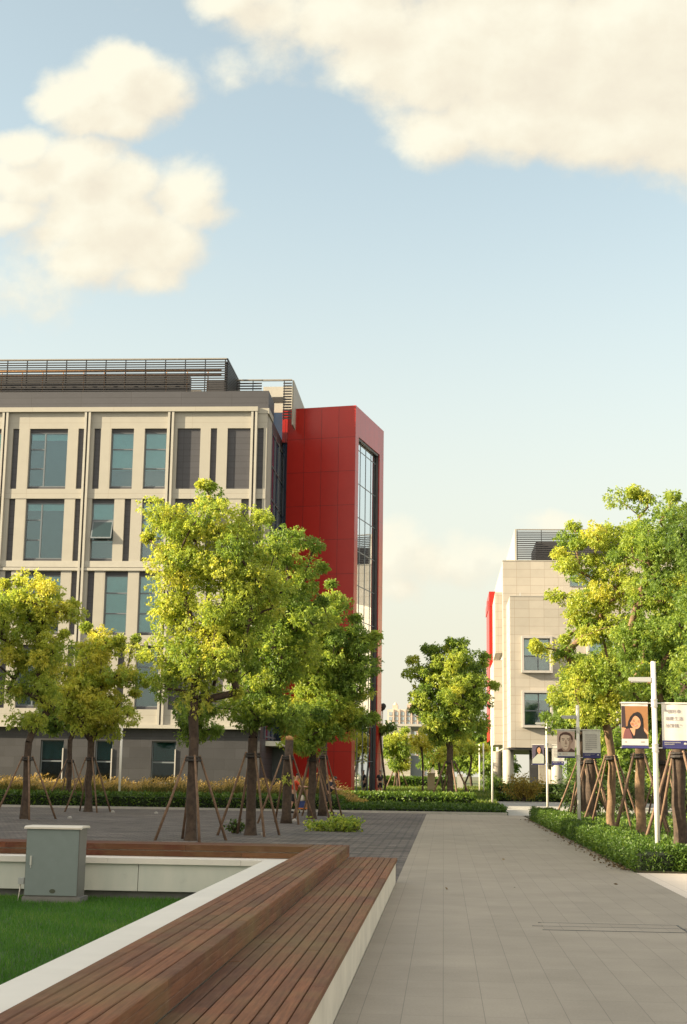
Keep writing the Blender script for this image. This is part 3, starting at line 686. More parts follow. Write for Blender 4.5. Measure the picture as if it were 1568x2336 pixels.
sub('parapet_cap', 'beige_metal', rb, rbx(4.60, 34, 110.97, 111.4, 18.302, 18.36)); sub('terrace_cap', 'beige_metal', rb, rbx(4.85, 24, 104.97, 105.4, LBZ + .002, LBZ + .06))
tl = MB()
for i in range(9): tl.box(5.6 + i * 1.9, 5.68 + i * 1.9, 105.15, 105.25, LBZ + .06, LBZ + .3)
sub('terrace_lights', 'lamp_grey', rb, tl)
window(rb, 9.8, 11.6, 110.93, 16.3, 17.7, 'half', .2)
sub('side_bay', 'stone_cladding', rb, MB().prism([(4.06, 112.4), (4.61, 112.4), (4.61, 121), (4.15, 121)], 'z', 11.2, 16.0))
sub('side_bay', 'stone_cladding', rb, MB().prism([(3.95, 113), (4.61, 113), (4.61, 122), (3.95, 122)], 'z', 4.1, 10.7))
sub('soffit', 'dark_metal', rb, rbx(4.7, 33.9, 105.1, 127.9, 3.60, 3.748))
for x, y in [(4.72, 106.2), (8.25, 106.2), (12.2, 106.2), (16.2, 106.2), (4.15, 114), (4.4, 120), (8.4, 114), (12.4, 114)]:
    sub('column', 'stone_cladding' if y > 110 else 'beige_metal', rb, MB().cyl((x, y, -.3), (x, y, 3.6), .40, n=24), True)
sub('inner_wall', 'stone_cladding', rb, rbx(7.1, 7.7, 108.5, 108.9, -.3, 3.6)); sub('inner_wall', 'stone_cladding', rb, rbx(10, 20, 118, 118.4, -.3, 3.6))
sub('dark_pier', 'granite_dark', rb, rbx(6.35, 7.0, 107.4, 108.0, -.3, 3.6))
sub('red_fin', 'red_panel', rb, rbx(4.02, 4.55, 126, 134, 4.75, 17.8)); sub('red_cap', 'red_panel', rb, rbx(3.95, 4.015, 128, 134.2, 16.4, 17.2))
louvre(rb, 5.75, 26, 107.2 + 4.5, 18.37, 20.95, 16, 1.9)
sub('roof_side_panel', 'beige_panel', rb, rbx(5.62, 5.74, 111.68, 127, 18.37, 20.95))
sub('roof_plant', 'dark_metal', rb, rbx(7.4, 20, 114, 120, 18.37, 20.3))

# ------------------------------------------------------------------ building beyond the left edge that shades the plaza
ob = thing('neighbour_block', 'long plain office block left of the plaza that casts the evening shade', 'building', (-53, 10, 0))
sub('wall', 'beige_panel', ob, MB().box(-62, -45, -40, 61, 0, 18.2))
sub('roof', 'dark_metal', ob, MB().box(-62.2, -44.8, -40.2, 61.2, 18.201, 18.45))
for fl in range(4):
    mb = MB()
    for k in range(24): mb.box(-44.99, -44.93, -38 + k * 4.1, -36 + k * 4.1, 2 + fl * 4.2, 4.4 + fl * 4.2)
    sub('window_row', 'far_glass', ob, mb)

# ------------------------------------------------------------------ far buildings
fb = thing('beige_hall', 'low beige building with a grey end wall beyond the lawn', 'building', (-5, 180, 0))
x0, _, zt = at(868, 1656, 180); x1 = at(937, 1656, 180)[0]; x2 = at(962, 1656, 180)[0]
sub('wall', 'stone_cladding', fb, MB().box(x0 - 4, x1, 180, 200, 0, zt)); sub('end_wall', 'frame_grey', fb, MB().box(x1 + .01, x2, 180.5, 200, 0, at(0, 1733, 180)[2] + 1.2)); sub('band', 'window_surround', fb, MB().box(x0 - 4, x2, 179.9, 199, zt, zt + .3))
ft = thing('apartment_tower', 'pinkish high-rise apartment block far away on the horizon, paled to stand for haze', 'building', (-17, 620, 0))
ax0, _, azt = at(884, 1618, 620); ax1 = at(952, 1618, 620)[0]
sub('wall', 'hazed_wall', ft, MB().box(ax0, ax1 + 10, 620, 640, 0, azt))
fw = MB(); tr_ = MB()
for i in range(7):
    fw = MB()
    for j in range(14): fw.box(ax0 + .7 + i * 2.6, ax0 + 2.2 + i * 2.6, 619.7, 619.95, azt - 2.6 - j * 2.1, azt - 1.1 - j * 2.1)
    sub('window_strip', 'far_glass', ft, fw)
    tr_.box(ax0 + 2.4 + i * 2.6, ax0 + 2.95 + i * 2.6, 619.4, 619.96, 0, azt)
sub('trim', 'hazed_trim', ft, tr_)
sub('roof', 'hazed_trim', ft, MB().box(ax0 + 2.2, ax0 + 4.4, 622, 630, azt, azt + 2.0).box(ax0 + 8.5, ax0 + 12, 622, 630, azt, azt + 2.6).cyl((ax0 + 3.3, 626, azt + 2), (ax0 + 3.3, 626, azt + 3.2), 1.2, .3, 10))

# ------------------------------------------------------------------ trees
def tree(name, label, base, blobs, trunk_r, fork, seed, L=0.10, rc=0.42, dens=1.0, yellow=0.5, bark='bark', group='trees', mat='leaf_camphor', lean=(0, 0), ry=0.9, per=26, stems=3):
    """blobs: (x, z, rx, rz) ellipses of the crown in metres at the tree's own depth"""
    rng = np.random.default_rng(seed); rr_ = random.Random(seed)
    B = np.array(base, float)
    t_ = thing(name, label, 'tree', tuple(base), group)
    C_ = []
    tot = sum(b[2] * b[3] for b in blobs)
    dep = np.sqrt(tot) * ry
    for (x, z, rx, rz) in blobs:
        rz_ = rz; dy = min(max(rx, rz) * ry * 1.15, dep)
        vol = 4.19 * rx * rz_ * dy; nn = max(1, int(dens * 0.80 * vol / (4.19 * rc ** 3) + .5))
        tries = 0; got = 0
        while got < nn and tries < nn * 12:
            tries += 1
            u = rng.normal(size=3); u /= np.linalg.norm(u); u *= rng.uniform(0, 1) ** 0.42
            p = np.array([x + u[0] * max(rx - rc * .5, rx * .35), B[1] + u[1] * dy, z + u[2] * max(rz_ - rc * .45, rz_ * .35)])
            if C_ and min(np.linalg.norm(p - q) for q in C_) < rc * .78: continue
            C_.append(p); got += 1
    CR = [1.0] * len(C_)
    for (x, z, rx, rz) in blobs:                      # loose sprays standing out of the crown
        for q in range(2):
            if rng.random() < .75:
                a = rng.uniform(-.35, math.pi + .35); e_ = 1.0 + rng.uniform(.05, .30) * rc / max(.4, min(rx, rz))
                p = np.array([x + math.cos(a) * rx * e_, B[1] + rng.normal(0, .3) * rx, z + math.sin(a) * rz * e_])
                if min(np.linalg.norm(p - q_) for q_ in C_) > rc * .5: C_.append(p); CR.append(rng.uniform(.42, .62))
    CR = np.array(CR)
    C_ = np.array(C_)
    # skeleton
    F = np.array([B[0] + lean[0], B[1] + lean[1], fork]); nodes = [B + np.array([0, 0, -.1])]; par = [-1]
    ns = 5
    for i in range(1, ns + 1):
        q = B + (F - B) * i / ns + np.array([rng.normal(0, .02), rng.normal(0, .02), 0]); nodes.append(q); par.append(i - 1)
    order = np.argsort([np.linalg.norm((c - F) * np.array([1, 1, .8])) for c in C_])
    first = len(nodes) - 1
    tips = []
    for ci in order:
        c = C_[ci]; N = np.array(nodes[first - 1:]); dv = c - N; dist = np.linalg.norm(dv, axis=1)
        up = dv[:, 2] / np.maximum(dist, 1e-3)
        cost = dist * (1.0 + 0.9 * np.clip(.25 - up, 0, 1.2)) + 0.12 * np.linalg.norm(N - F, axis=1)
        j = int(np.argmin(cost)) + first - 1; a = nodes[j]; L0 = np.linalg.norm(c - a); k_ = max(2, int(L0 / .45))
        mid = (a + c) / 2 + np.array([rng.normal(0, .06 * L0), rng.normal(0, .06 * L0), .10 * L0])
        pi = j
        for s_ in range(1, k_ + 1):
            u = s_ / k_; q = (1 - u) ** 2 * a + 2 * u * (1 - u) * mid + u * u * c
            nodes.append(q); par.append(pi); pi = len(nodes) - 1
        tips.append(pi)
    cnt = np.zeros(len(nodes)); cnt[tips] = 1
    for i in range(len(nodes) - 1, 0, -1): cnt[par[i]] += cnt[i]
    rad = np.clip(trunk_r * (cnt / max(cnt[0], 1)) ** 0.43, .009, trunk_r)
    wood_ = MB()
    tp = [nodes[0], nodes[0] + (nodes[1] - nodes[0]) * .3, nodes[0] + (nodes[1] - nodes[0]) * .7] + [nodes[q] for q in range(1, ns + 1)]
    tr_ = [trunk_r * q for q in (1.55, 1.2, 1.03, .98, .94, .97, .93, .95)]
    wood_.tube(tp, tr_, 14, False)
    for i in range(ns + 1, len(nodes)):
        a, b = nodes[par[i]], nodes[i]
        ra = rad[i] * 1.08 if par[i] > ns else min(rad[i] * 1.25, trunk_r * .9)
        wood_.tube([a, a + (b - a) * 1.04], [min(ra, rad[par[i]]), rad[i]], 10 if rad[i] > .05 else 5, False)
    sub('trunk', bark, t_, wood_, True)
    # leaves
    nC = len(C_); ros = per
    ctone = np.clip(rng.normal(yellow, .15, nC), 0, 1)
    cr = rng.uniform(.8, 1.25, nC) * rc * CR
    u = unit(rng.normal(size=(nC, ros, 3))) * (rng.uniform(.15, 1, (nC, ros, 1)) ** .5) * np.array([1.05, 1.05, .78])
    RP = C_[:, None] + u * cr[:, None, None]; RT = np.clip(ctone[:, None] + rng.normal(0, .07, (nC, ros)), 0, 1)
    kl = 9
    RP = np.repeat(RP.reshape(-1, 3), kl, 0); RT = np.repeat(RT.reshape(-1), kl); U = np.repeat(u.reshape(-1, 3), kl, 0)
    D = unit(U * .45 + rng.normal(size=RP.shape) * .8 + np.array([0, 0, -.22]))
    P_ = RP + rng.normal(0, L * .28, RP.shape)
    LL = L * rng.uniform(.7, 1.25, len(P_))
    quads_mesh('crown', leaf_quads(P_, D, LL, rng), np.clip(RT + rng.normal(0, .06, len(RT)), 0, 1), mat, t_)
    return t_
def pxblobs(bl_, Y):
    out = []
    for (x, y, rx, ry) in bl_:
        p = at(x, y, Y); s = Y / F_ ; out.append((p[0], p[2], rx * s * 1.06, ry * s * 1.04))
    return out
def ground_at(px, Y): return at(px, 1700, Y)[0]

SUPPORT = {}
def stakes(base, label, ring_z=2.0, spread=1.0, r=.035, n=4, rot=.6, tr=.16, group='stake frames holding the plaza trees'):
    b = Vector(base); t_ = thing('tree_stakes', label, 'tree stakes', tuple(base), group)
    for k_ in range(n):
        a = rot + 2 * math.pi * k_ / n
        d = Vector((math.cos(a), math.sin(a), 0)); jit = random.Random(int(b.x * 100) + k_).uniform(.88, 1.1)
        p0 = b + d * spread * jit + Vector((0, 0, -.05)); p1 = b + d * (tr + .03) + Vector((0, 0, ring_z + .12 + .12 * (jit - 1)))
        sub('pole', 'stake_wood', t_, MB().tube([p0, (p0 + p1) / 2 + Vector((.01, .01, 0)), p1], [r * 1.1, r, r * .85], 7), True)
    rg = MB(); pts = [b + Vector((math.cos(i * math.pi / 6) * (tr + .05), math.sin(i * math.pi / 6) * (tr + .05), ring_z)) for i in range(13)]
    rg.tube(pts, [.035] * 13, 6, False); pts2 = [p + Vector((0, 0, .07)) for p in pts]; rg.tube(pts2, [.022] * 13, 6, False)
    sub('tie_band', 'strap_black', t_, rg)
    return t_
GP = 'camphor trees on the plaza'; GR = 'trees in the planted bed along the path'
TREES = [
 # name,label, px, Y, z, blobs, trunk_r, fork, seed, yellow, L, group, bark, stakes
 ('big rounded bright green tree, tallest on the plaza, standing just behind the bench', 442, 35.64, 0, [(478, 1132, 30, 24), (390, 1185, 85, 58), (500, 1205, 100, 60), (420, 1280, 95, 75), (540, 1290, 95, 80), (400, 1390, 68, 85), (510, 1420, 95, 90), (590, 1340, 75, 80), (405, 1500, 68, 65), (480, 1500, 90, 60), (440, 1570, 80, 45), (370, 1560, 30, 30)], .13, 2.5, 21, .60, .105, GP, 'bark', 1.0),
 ('dense green plaza tree with a thick trunk just right of the tallest one', 577, 39.2, 0, [(640, 1250, 70, 60), (690, 1320, 42, 55), (620, 1370, 85, 80), (560, 1460, 70, 60), (600, 1550, 88, 70), (545, 1620, 55, 48), (650, 1470, 85, 80), (620, 1630, 95, 42), (690, 1420, 50, 70)], .14, 2.6, 22, .38, .115, GP, 'bark', 1.0),
 ('wide green tree in front of the red tower, rightmost leafy one on the plaza', 715, 54.2, 0, [(765, 1375, 42, 38), (730, 1420, 72, 60), (795, 1470, 55, 65), (720, 1520, 92, 80), (800, 1555, 52, 62), (735, 1630, 95, 62), (700, 1690, 62, 30), (842, 1462, 22, 11), (822, 1640, 28, 36), (850, 1530, 22, 20)], .15, 3.0, 23, .42, .15, GP, 'bark', 1.0),
 ('tall yellow-green tree with an open crown at the far left of the plaza', 65, 49.07, 0, [(92, 1342, 60, 38), (35, 1385, 58, 55), (110, 1410, 58, 52), (172, 1402, 24, 20), (45, 1470, 58, 50), (110, 1490, 58, 55), (35, 1560, 42, 36), (100, 1570, 52, 45), (15, 1640, 34, 24), (75, 1640, 42, 26), (-30, 1450, 50, 70)], .13, 2.6, 24, .66, .14, GP, 'bark', 1.0),
 ('short yellow tree with a loose spreading crown beside the slim white post', 208, 58.7, 0, [(212, 1472, 56, 38), (290, 1480, 28, 24), (200, 1535, 68, 58), (282, 1550, 45, 34), (205, 1605, 88, 48), (150, 1585, 38, 42), (305, 1640, 34, 18), (215, 1658, 60, 26), (130, 1540, 30, 40)], .15, 2.9, 25, .74, .16, GP, 'bark', 1.0),
 ('small darker tree standing half hidden behind the short yellow one', 162, 66.3, .05, [(140, 1610, 50, 50), (165, 1655, 36, 28), (120, 1660, 34, 26)], .12, 3.1, 26, .40, .17, GP, 'bark', .95),
 ('small dark green tree hidden behind the trunk of the tallest plaza tree', 448, 62.0, 0, [(440, 1635, 48, 52), (428, 1680, 30, 22), (465, 1670, 24, 24)], .10, 2.6, 27, .25, .17, GP, 'bark', .8),
 ('dark compact tree on the far lawn centred between the two buildings', 1027, 83.4, .1, [(1030, 1515, 60, 40), (982, 1545, 46, 40), (1082, 1540, 46, 42), (1030, 1590, 92, 58), (1000, 1645, 58, 40), (1060, 1645, 58, 40), (1075, 1490, 26, 22), (940, 1530, 20, 22), (1030, 1680, 46, 22), (1040, 1476, 14, 14), (985, 1492, 12, 14), (1010, 1482, 9, 12)], .20, 3.2, 28, .40, .19, 'trees on the far lawn', 'bark', 1.15),
 ('small round light green sapling on the far lawn near the red tower', 907, 112, .62, [(907, 1695, 34, 28), (905, 1725, 26, 28), (908, 1750, 14, 14), (885, 1712, 16, 20), (928, 1712, 16, 20)], .12, 1.9, 29, .55, .22, 'trees on the far lawn', 'bark', 1.0),
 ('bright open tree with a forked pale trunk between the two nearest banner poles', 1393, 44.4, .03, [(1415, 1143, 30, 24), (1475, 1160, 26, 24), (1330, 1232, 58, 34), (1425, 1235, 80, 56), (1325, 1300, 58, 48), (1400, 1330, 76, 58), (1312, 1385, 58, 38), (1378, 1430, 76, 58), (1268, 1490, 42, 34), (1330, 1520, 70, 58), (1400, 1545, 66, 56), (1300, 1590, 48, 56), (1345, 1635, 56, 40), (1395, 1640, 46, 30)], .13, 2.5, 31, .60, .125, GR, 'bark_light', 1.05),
 ('dense green tree in the bed directly behind the woman banner', 1457, 39.8, .03, [(1530, 1190, 55, 48), (1490, 1255, 76, 58), (1555, 1300, 50, 78), (1500, 1355, 78, 58), (1470, 1445, 70, 58), (1545, 1445, 56, 66), (1500, 1535, 78, 58), (1555, 1600, 48, 58), (1470, 1615, 58, 38)], .135, 2.6, 32, .34, .115, GR, 'bark_light', 1.05),  # leaf tone lowered so the crown's shade is in its colour
 ('tree with a thick dark trunk nearest the camera at the right edge', 1547, 31.7, .03, [(1600, 1230, 80, 80), (1640, 1330, 90, 90), (1600, 1420, 80, 80), (1650, 1530, 90, 80), (1580, 1520, 60, 60), (1590, 1610, 60, 40)], .15, 2.7, 33, .18, .10, GR, 'bark', 1.0),  # low leaf tone stands in for the shade over this crown
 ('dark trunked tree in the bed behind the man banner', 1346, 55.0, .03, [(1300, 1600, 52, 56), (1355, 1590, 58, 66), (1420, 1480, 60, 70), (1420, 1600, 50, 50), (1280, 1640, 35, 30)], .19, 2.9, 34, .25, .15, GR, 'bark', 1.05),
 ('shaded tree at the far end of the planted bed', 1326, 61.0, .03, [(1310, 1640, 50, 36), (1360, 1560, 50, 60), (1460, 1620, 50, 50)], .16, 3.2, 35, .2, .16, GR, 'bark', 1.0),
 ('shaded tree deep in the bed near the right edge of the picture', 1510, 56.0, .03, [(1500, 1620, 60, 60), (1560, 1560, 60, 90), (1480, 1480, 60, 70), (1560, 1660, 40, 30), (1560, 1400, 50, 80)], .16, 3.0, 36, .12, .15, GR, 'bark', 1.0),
]
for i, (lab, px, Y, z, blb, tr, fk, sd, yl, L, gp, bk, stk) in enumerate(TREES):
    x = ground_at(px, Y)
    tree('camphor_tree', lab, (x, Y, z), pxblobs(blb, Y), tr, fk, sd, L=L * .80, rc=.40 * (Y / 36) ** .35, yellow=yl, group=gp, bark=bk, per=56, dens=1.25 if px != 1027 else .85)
STK = [(442, 35.64, 0, .97, 1.95, .135, 'splayed timber stakes tied to the tallest plaza tree', .4), (577, 39.2, 0, .95, 2.1, .15, 'splayed timber stakes round the thick dark trunk of the second plaza tree', .5), (715, 54.2, 0, 1.0, 2.15, .15, 'splayed timber stakes round the tree before the red tower', .75),
       (65, 49.07, 0, 1.0, 2.0, .13, 'splayed timber stakes round the tree at the far left', .45), (208, 58.7, 0, 1.05, 2.1, .15, 'splayed timber stakes round the short yellow tree by the white post', .6), (162, 66.3, .05, 1.1, 2.0, .12, 'thin stakes round the small tree behind the yellow one', .7),
       (657, 49.0, 0, 1.0, 2.15, .15, 'splayed timber stakes round the lopped trunk', .5), (738, 58.5, 0, 1.0, 2.3, .13, 'splayed stakes round the bare trunk right of the lopped one', .55),
       (1027, 83.4, .1, 1.4, 2.3, .22, 'splayed timber stakes round the dark tree on the far lawn', .35), (907, 112, .62, 1.0, 1.7, .12, 'short stakes round the sapling on the far lawn', .3),
       (1393, 44.4, .03, 1.15, 2.2, .15, 'splayed timber stakes round the forked pale trunk', .5), (1457, 39.8, .03, 1.1, 2.2, .15, 'splayed timber stakes round the trunk under the woman banner', .65), (1547, 31.7, .03, 1.0, 2.1, .15, 'splayed timber stakes round the thick trunk at the right edge', .45),
       (1346, 55, .03, 1.15, 2.2, .19, 'splayed timber stakes round the trunk behind the man banner', .6), (1326, 61, .03, 1.2, 2.2, .16, 'thin stakes round the last tree of the bed', .4), (1510, 56, .03, 1.1, 2.2, .16, 'stakes round the shaded trunk deep in the bed', .5)]
for (px, Y, z, sp, rz_, tr, lab, rot) in STK:
    stakes((ground_at(px, Y), Y, z), lab, rz_, sp, .034 if Y < 70 else .05, 4, rot, tr, 'timber stake frames round the trees')
# lopped trunk and bare trunk
lt = thing('lopped_tree', 'lopped bare trunk with a pale cut top between the thick tree and the red tower', 'tree', (ground_at(657, 49), 49, 0))
bx_, by_ = ground_at(657, 49), 49.0
sub('trunk', 'bark', lt, MB().tube([(bx_, by_, -.05), (bx_, by_, .3), (bx_ + .02, by_, 1.6), (bx_ + .05, by_, 2.78)], [.22, .165, .15, .14], 14), True)
sub('cut_top', 'cut_wood', lt, MB().tube([(bx_ + .05, by_, 2.782), (bx_ + .052, by_, 2.90), (bx_ + .054, by_, 2.93)], [.135, .13, .10], 14), True)
rng = np.random.default_rng(8)
def sprig(parent, c, r, n_, L, mat='leaf_camphor', tone=.8, name='foliage'):
    P_ = np.array(c) + unit(rng.normal(size=(n_, 3))) * r * rng.uniform(.2, 1, (n_, 1)); D = unit((P_ - np.array(c)) + rng.normal(size=(n_, 3)) * r * .8)
    return quads_mesh(name, leaf_quads(P_, D, L * rng.uniform(.7, 1.2, n_), rng), np.clip(rng.normal(tone, .12, n_), 0, 1), mat, parent)
sprig(lt, (bx_ - .02, by_ - .2, 1.45), .2, 60, .12, tone=.75)
b2 = thing('bare_trunk', 'plain dark trunk standing behind the tree before the red tower', 'tree', (ground_at(738, 58.5), 58.5, 0))
sub('trunk', 'bark', b2, MB().tube([(ground_at(738, 58.5), 58.5, -.05), (ground_at(738, 58.5), 58.5, .4), (ground_at(740, 58.5), 58.5, 3.8)], [.2, .15, .12], 12), True)

# background trees, each its own
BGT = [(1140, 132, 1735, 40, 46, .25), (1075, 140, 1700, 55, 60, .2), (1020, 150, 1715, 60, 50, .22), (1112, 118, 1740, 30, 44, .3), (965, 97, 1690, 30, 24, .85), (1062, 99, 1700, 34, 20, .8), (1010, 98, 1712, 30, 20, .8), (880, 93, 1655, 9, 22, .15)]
LBG = ['dark tree beyond the lawn by the corner of the stone building', 'broad dark tree beyond the lawn behind the far lamp poles', 'dark spreading tree directly behind the central tree', 'dark shrubby tree beside the stone building columns', 'yellow-green tree low behind the left of the central tree', 'yellow-green tree low behind the right of the central tree', 'pale leafy tree low behind the central trunk', 'thin dark leafy tree beside the red tower and camera mast']
for i, (px, Y, py, rx, ry_, yl) in enumerate(BGT):
    s = Y / F_; p = at(px, py, Y)
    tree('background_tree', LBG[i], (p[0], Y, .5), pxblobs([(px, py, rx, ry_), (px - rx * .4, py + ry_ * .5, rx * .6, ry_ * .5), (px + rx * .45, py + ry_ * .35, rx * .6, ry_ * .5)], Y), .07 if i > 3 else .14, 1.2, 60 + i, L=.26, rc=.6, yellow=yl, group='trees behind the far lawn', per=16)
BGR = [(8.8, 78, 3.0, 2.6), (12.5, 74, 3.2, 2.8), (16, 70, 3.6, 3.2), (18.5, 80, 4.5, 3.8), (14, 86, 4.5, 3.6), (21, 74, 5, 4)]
LBR = ['dark shrubby tree just past the bed under the stone building', 'dark shrubby tree behind the bed stakes', 'tall shaded tree behind the bed at the right', 'tall shaded tree far behind the bed', 'rounded shaded tree in front of the stone building', 'tall dark tree outermost on the right behind the bed']
for i, (x, Y, z, rad_) in enumerate(BGR):
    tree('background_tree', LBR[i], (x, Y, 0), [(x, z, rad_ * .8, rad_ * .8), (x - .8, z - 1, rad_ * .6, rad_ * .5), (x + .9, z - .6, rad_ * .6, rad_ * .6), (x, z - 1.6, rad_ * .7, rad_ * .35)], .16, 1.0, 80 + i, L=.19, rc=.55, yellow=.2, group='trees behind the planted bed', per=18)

# ------------------------------------------------------------------ hedges, shrubs, grasses
def hedge(name, label, x0, x1, y0, y1, z0, z1, n_, L, mat='leaf_hedge', seed=1, group='clipped hedges', core=True, kind=None, cat='hedge', top=.5, tone=.45, rough=.05):
    rng = np.random.default_rng(seed)
    t_ = thing(name, label, cat, ((x0 + x1) / 2, (y0 + y1) / 2, z0), group)
    if kind: t_['kind'] = kind
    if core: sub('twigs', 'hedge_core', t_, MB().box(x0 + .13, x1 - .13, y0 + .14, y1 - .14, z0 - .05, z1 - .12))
    A = [(x1 - x0) * (y1 - y0), (y1 - y0) * (z1 - z0), (x1 - x0) * (z1 - z0)]
    pr_ = np.array([A[0], A[1], A[1], A[2], A[2]]); pr_ /= pr_.sum(); fs = rng.choice(5, n_, p=pr_)
    P_ = np.stack([rng.uniform(x0, x1, n_), rng.uniform(y0, y1, n_), rng.uniform(z0, z1, n_)], 1)
    bump = .05 * np.sin(P_[:, 0] * 5.1 + P_[:, 1] * 2.3) * np.sin(P_[:, 1] * 4.7) + .04 * np.sin(P_[:, 0] * 13 + P_[:, 1] * 9)
    N = np.zeros((n_, 3))
    for k_, (ax, val, s_) in enumerate([(2, z1, 1), (0, x0, -1), (0, x1, 1), (1, y0, -1), (1, y1, 1)]):
        m = fs == k_; P_[m, ax] = val - s_ * np.abs(rng.normal(0, rough, m.sum())) + (bump[m] if k_ == 0 else s_ * bump[m] * .8); N[m, ax] = s_
    D = unit(N * .55 + rng.normal(size=(n_, 3)) * .7 + np.array([0, 0, .25]))
    tn = np.clip(tone + 1.3 * bump + rng.normal(0, .2, n_), 0, 1)
    quads_mesh('leaves', leaf_quads(P_, D, L * rng.uniform(.6, 1.3, n_), rng, .5, .05), tn, mat, t_)
    return t_
hedge('hedge', 'clipped green hedge along the right side of the path below the banner poles', 3.42, 4.25, 26.45, 57.6, .02, .42, 56000, .06, seed=3, rough=.03)
hedge('hedge', 'short clipped hedge across the near end of the planted bed, dark on its front', 4.2, 9.5, 26.42, 27.3, .02, .42, 46000, .055, seed=4, rough=.05, tone=.4)
hedge('ground_cover', 'low leafy ground cover filling the planted bed under the staked trees', 4.2, 16, 27.3, 61.5, .0, .24, 60000, .085, seed=5, group='low planting', kind='stuff', cat='ground cover', tone=.6, rough=.12)
hedge('hedge', 'clipped green hedge along the plaza edge in front of the beige building', -40, -4.6, 65.3, 67.4, .05, .62, 20000, .15, seed=6)
hedge('ground_cover', 'dark low ground cover strip at the end of the path under the central tree', -4.6, 2.75, 64.8, 72, .02, .28, 14000, .13, seed=7, group='low planting', kind='stuff', cat='ground cover', tone=.25, rough=.12)
hedge('hedge', 'sunlit low hedge in the far lawn beside the central tree', -7.5, 1.6, 76, 79.2, .15, .66, 9000, .17, seed=8, tone=.6)
hedge('hedge', 'far low hedge before the beige hall beyond the sapling', -9, 0.4, 118, 121, .5, 1.40, 6000, .24, seed=9)
hedge('hedge', 'far hedge at the foot of the stone building columns', 3.3, 16, 101.5, 103.5, .2, 1.05, 9000, .2, seed=10)
hedge('ground_cover', 'sunlit strip of low planting between the side road and the stone building', 3.2, 22, 99.3, 101, .1, .45, 6000, .2, seed=12, group='low planting', kind='stuff', cat='ground cover', tone=.8, rough=.1)
def shrub(name, label, c, r, n_, L, mat, seed, tone=.5, group='shrubs'):
    rng = np.random.default_rng(seed); t_ = thing(name, label, 'shrub', (c[0], c[1], c[2] - r[2]), group)
    st = MB(); leaves = []; U = unit(rng.normal(size=(26, 3))); U[:, 2] = np.abs(U[:, 2]) * .9 - .15
    b = np.array([c[0], c[1], c[2] - r[2]])
    P_ = []
    for u in U:
        tip = np.array(c) + u * np.array(r) * rng.uniform(.55, 1.0)
        st.tube([b + rng.normal(0, .05, 3) * np.array([1, 1, 0]), (b + tip) / 2 + rng.normal(0, .06, 3), tip], [.018, .012, .006], 5, False)
        k_ = n_ // 26; w_ = rng.uniform(.35, 1.05, (k_, 1)); P_.append(b + (tip - b) * w_ + rng.normal(0, .16 * min(r), (k_, 3)))
    P_ = np.concatenate(P_); D = unit((P_ - np.array(c)) * .6 + rng.normal(size=P_.shape) * .5 + np.array([0, 0, .1]))
    sub('stems', 'bark', t_, st)
    quads_mesh('leaves', leaf_quads(P_, D, L * rng.uniform(.6, 1.3, len(P_)), rng), np.clip(rng.normal(tone, .22, len(P_)), 0, 1), mat, t_)
    return t_
p = at(1194, 1778, 96); shrub('shrub', 'golden twiggy shrub in front of the stone building columns', (p[0], 96, 1.1), (1.5, 1.1, 1.0), 2600, .16, 'leaf_golden', 41, .6)
p = at(1140, 1765, 104); shrub('shrub', 'green shrub at the left corner of the stone building', (3.5, 104, 1.3), (.8, .8, .9), 1200, .18, 'leaf_hedge', 42)
p = at(545, 1888, 41); shrub('shrub', 'small leafy sprout at the foot of the thick plaza trunk', (p[0], 40.3, .22), (.35, .3, .22), 260, .1, 'leaf_hedge', 43, .4)
for i in range(6):
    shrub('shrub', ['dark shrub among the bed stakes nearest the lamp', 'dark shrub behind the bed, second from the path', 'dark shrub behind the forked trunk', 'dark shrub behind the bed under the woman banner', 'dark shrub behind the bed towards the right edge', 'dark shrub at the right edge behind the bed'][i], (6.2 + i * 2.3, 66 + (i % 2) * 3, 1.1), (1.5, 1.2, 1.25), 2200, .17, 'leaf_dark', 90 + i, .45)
# heap of cut branches on the plaza
hp = thing('branch_heap', 'heap of cut leafy branches lying on the paving before the red tower', 'branches', (at(765, 1880, 43)[0], 43.0, 0))
hx = at(765, 1880, 43)[0]; rng = np.random.default_rng(12); st = MB(); PP = []; TT = []
for i in range(44):
    a = rng.uniform(0, 2 * np.pi); r0 = rng.uniform(0, .8) ; c0 = np.array([hx + rng.uniform(-.75, .75), 43 + rng.uniform(-.45, .45), .04])
    tip = c0 + np.array([np.cos(a) * rng.uniform(.2, .45), np.sin(a) * .25, rng.uniform(.10, .42) * (1 - .55 * abs(c0[0] - hx) / .9)])
    st.tube([c0, (c0 + tip) / 2 + np.array([0, 0, .05]), tip], [.012, .009, .004], 5, False)
    k_ = 46; u = rng.uniform(.3, 1.1, (k_, 1)); PP.append(c0 + (tip - c0) * u + rng.normal(0, .06, (k_, 3)))
PP = np.concatenate(PP); PP[:, 2] = np.maximum(PP[:, 2], .02)
sub('twigs', 'bark', hp, st); quads_mesh('leaves', leaf_quads(PP, unit(rng.normal(size=PP.shape) + np.array([0, 0, .1])), .12 * rng.uniform(.6, 1.2, len(PP)), rng), np.clip(rng.normal(.5, .2, len(PP)), 0, 1), 'leaf_camphor', hp)
